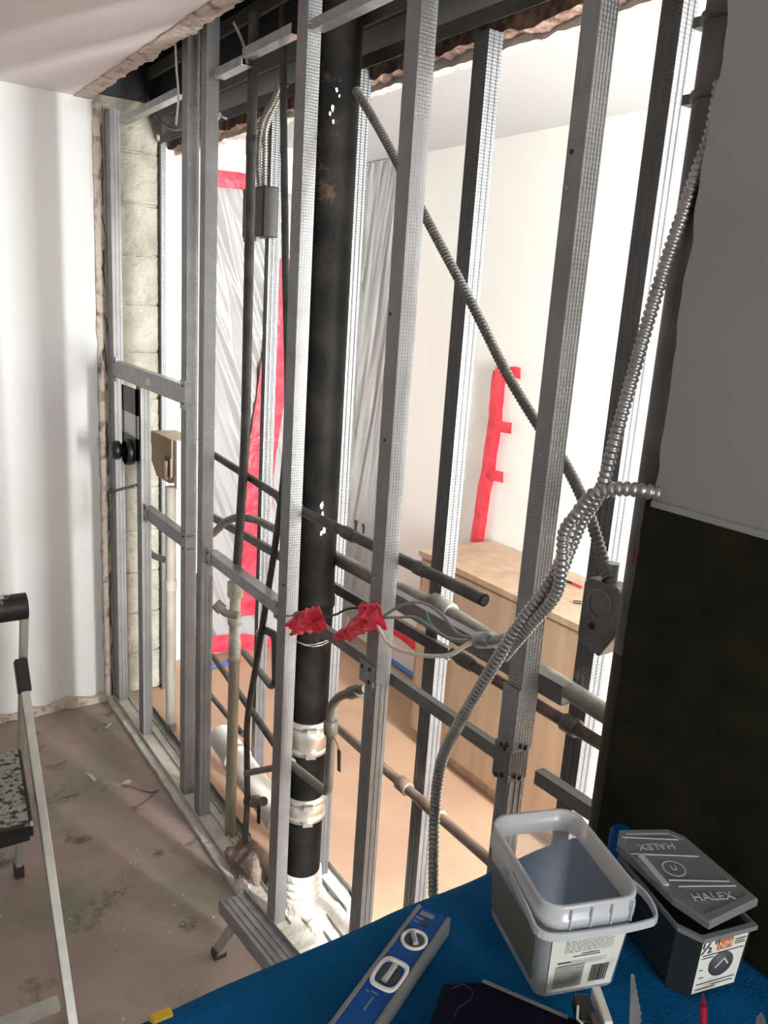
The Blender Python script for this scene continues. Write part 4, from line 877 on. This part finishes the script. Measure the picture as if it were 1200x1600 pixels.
put(MB().beam(F+Vector((0, 0, .005)), F-Vector((0, 0, .02)), .026, .034, (1, 0, 0)).build('rubber_foot', RUBBER), st)
F2 = B-d*.1+sd*.03; put(MB().beam(F2-Vector((0, 0, .03)), Vector((F2.x, F2.y, .0)), .022, .03, (1, 0, 0)).build('leg', LADAL), st)

# ------------------------------------------------------------------ step ladder
ld = empty('step_ladder', 'paint-spattered aluminium step ladder with a black top cap at the left edge', 'ladder', (-.75, -1.3, 0))
F0 = at(30, 1368, z=.0); FZ = at(117, 1640, z=0)
top = at(38, 955, y=-1.16); hinge = at(36, 1062, y=-1.19); W_ = .40
def leg(a, b, w_, h_, mt=LADAL, nm='rail'): return put(MB().beam(a, b, w_, h_, (1, 0, 0)).build(nm, mt, bevel=.002), ld)
for dx in (0, -W_):
    o_ = Vector((dx, 0, 0))
    leg(F0+Vector((0, 0, .03))+o_, top+o_, .025, .02, nm='rear_rail'); leg(FZ+Vector((0, 0, .03))+o_, hinge+o_, .03, .022, nm='front_rail')
    put(MB().beam(F0+o_, F0+o_+Vector((0, .001, .04)), .03, .026, (1, 0, 0)).build('rubber_foot', RUBBER), ld)
    put(MB().beam(FZ+o_, FZ+o_+Vector((0, .001, .04)), .036, .028, (1, 0, 0)).build('rubber_foot', RUBBER), ld)
    dv = (FZ-hinge).normalized(); put(MB().beam(hinge-dv*.055+o_, hinge+dv*.035+o_, .036, .032, (1, 0, 0)).build('hinge', BLACK, bevel=.003), ld)
put(MB().tube([top+Vector((-W_-.01, 0, .015)), top+Vector((.006, 0, .015))], .036, 20).build('top_cap', CAPM, bevel=.006), ld)
zs = .50; a = at(45, 1284, z=zs); b = at(28, 1172, z=zs); o_ = Vector((-.36, 0, 0))
def slab(q_, z0, z1): return MB().add([(p.x, p.y, z0) for p in q_]+[(p.x, p.y, z1) for p in q_], [(3, 2, 1, 0), (4, 5, 6, 7)]+[(i, (i+1) % 4, (i+1) % 4+4, i+4) for i in range(4)])
put(slab((a, b, b+o_, a+o_), zs-.004, zs).build('tread', GRIP, label='grey tread crusted with dried paint'), ld)
e1 = slab((a-Vector((0, .012, 0)), a, a+o_, a+o_-Vector((0, .012, 0))), zs-.045, zs+.002)
e1.add(*(lambda m_: (m_.v, m_.f))(slab((a-Vector((0, .012, 0)), b, b+Vector((.008, 0, 0)), a+Vector((.008, -.012, 0))), zs-.035, zs+.002)))
put(e1.build('tread_edge', CAPM, bevel=.003), ld)
A = at(92, 1567, y=FZ.y+.03); put(MB().beam(A, A+Vector((-W_, 0, 0)), .03, .02).build('spreader', LADAL), ld)
A = F0.lerp(top, .3); put(MB().beam(A, A+Vector((-W_, 0, 0)), .02, .02).build('spreader', LADAL), ld)

# ------------------------------------------------------------------ floor debris
def scrap(pts, mt, nm, label, th=.002, z=.001, cat='scrap'):
    q_ = [at(a, b, z=z) for a, b in pts]; n_ = len(q_)
    return tag(MB().add([(p.x, p.y, z) for p in q_]+[(p.x, p.y, z+th) for p in q_], [tuple(range(n_-1, -1, -1)), tuple(range(n_, 2*n_))]+[(i, (i+1) % n_, (i+1) % n_+n_, i+n_) for i in range(n_)]).build(nm, mt), label, cat)
scrap(((72, 1252), (120, 1232), (122, 1240), (98, 1246), (73, 1254)), KRAFT, 'cardboard_scrap', 'thin tan scrap of cardboard on the floor right of the ladder')
scrap(((134, 1208), (143, 1210), (151, 1218), (147, 1222), (140, 1214)), DEBRIS, 'plaster_chip', 'pale plaster chip in the middle of the floor')
scrap(((190, 1225), (200, 1218), (206, 1220), (203, 1224)), DEBRIS, 'plaster_chip', 'white plaster chip at the end of the thin floor wire')
scrap(((163, 1138), (172, 1130), (174, 1132), (166, 1139)), DEBRIS, 'plaster_chip', 'small pale chip near the far corner of the room')
tag(MB().tube(smoothpath([at(a, b, z=.003) for a, b in ((190, 1228), (205, 1229), (222, 1235), (238, 1238), (248, 1234))], .01), .0018, 6).build('floor_wire', BROWNP), 'thin brown wire lying on the floor near the sill', 'wire')
tag(MB().tube(smoothpath([at(a, b, z=.003) for a, b in ((205, 1263), (220, 1258), (232, 1248), (239, 1242))], .01), .0018, 6).build('floor_wire', BROWNP), 'short curved wire scrap on the floor below the longer one', 'wire')
random.seed(11); mb = MB()
for i in range(110):
    x = random.uniform(-.75, -.03); y = random.uniform(-2.3, -.1)
    if random.random() < .5: x = random.gauss(-.25, .12); y = random.gauss(-1.5, .3)
    if x > -.01 or y > -.05: continue
    r = random.uniform(.0008, .003); mb.obox((x, y, r*.4), (r, r*random.uniform(-.4, .4), 0), (0, r*random.uniform(.4, 1), 0), (0, 0, r*.4))
tag(mb.build('plaster_crumbs', DEBRIS), 'scattered white plaster crumbs over the concrete floor', 'crumbs', kind='stuff')
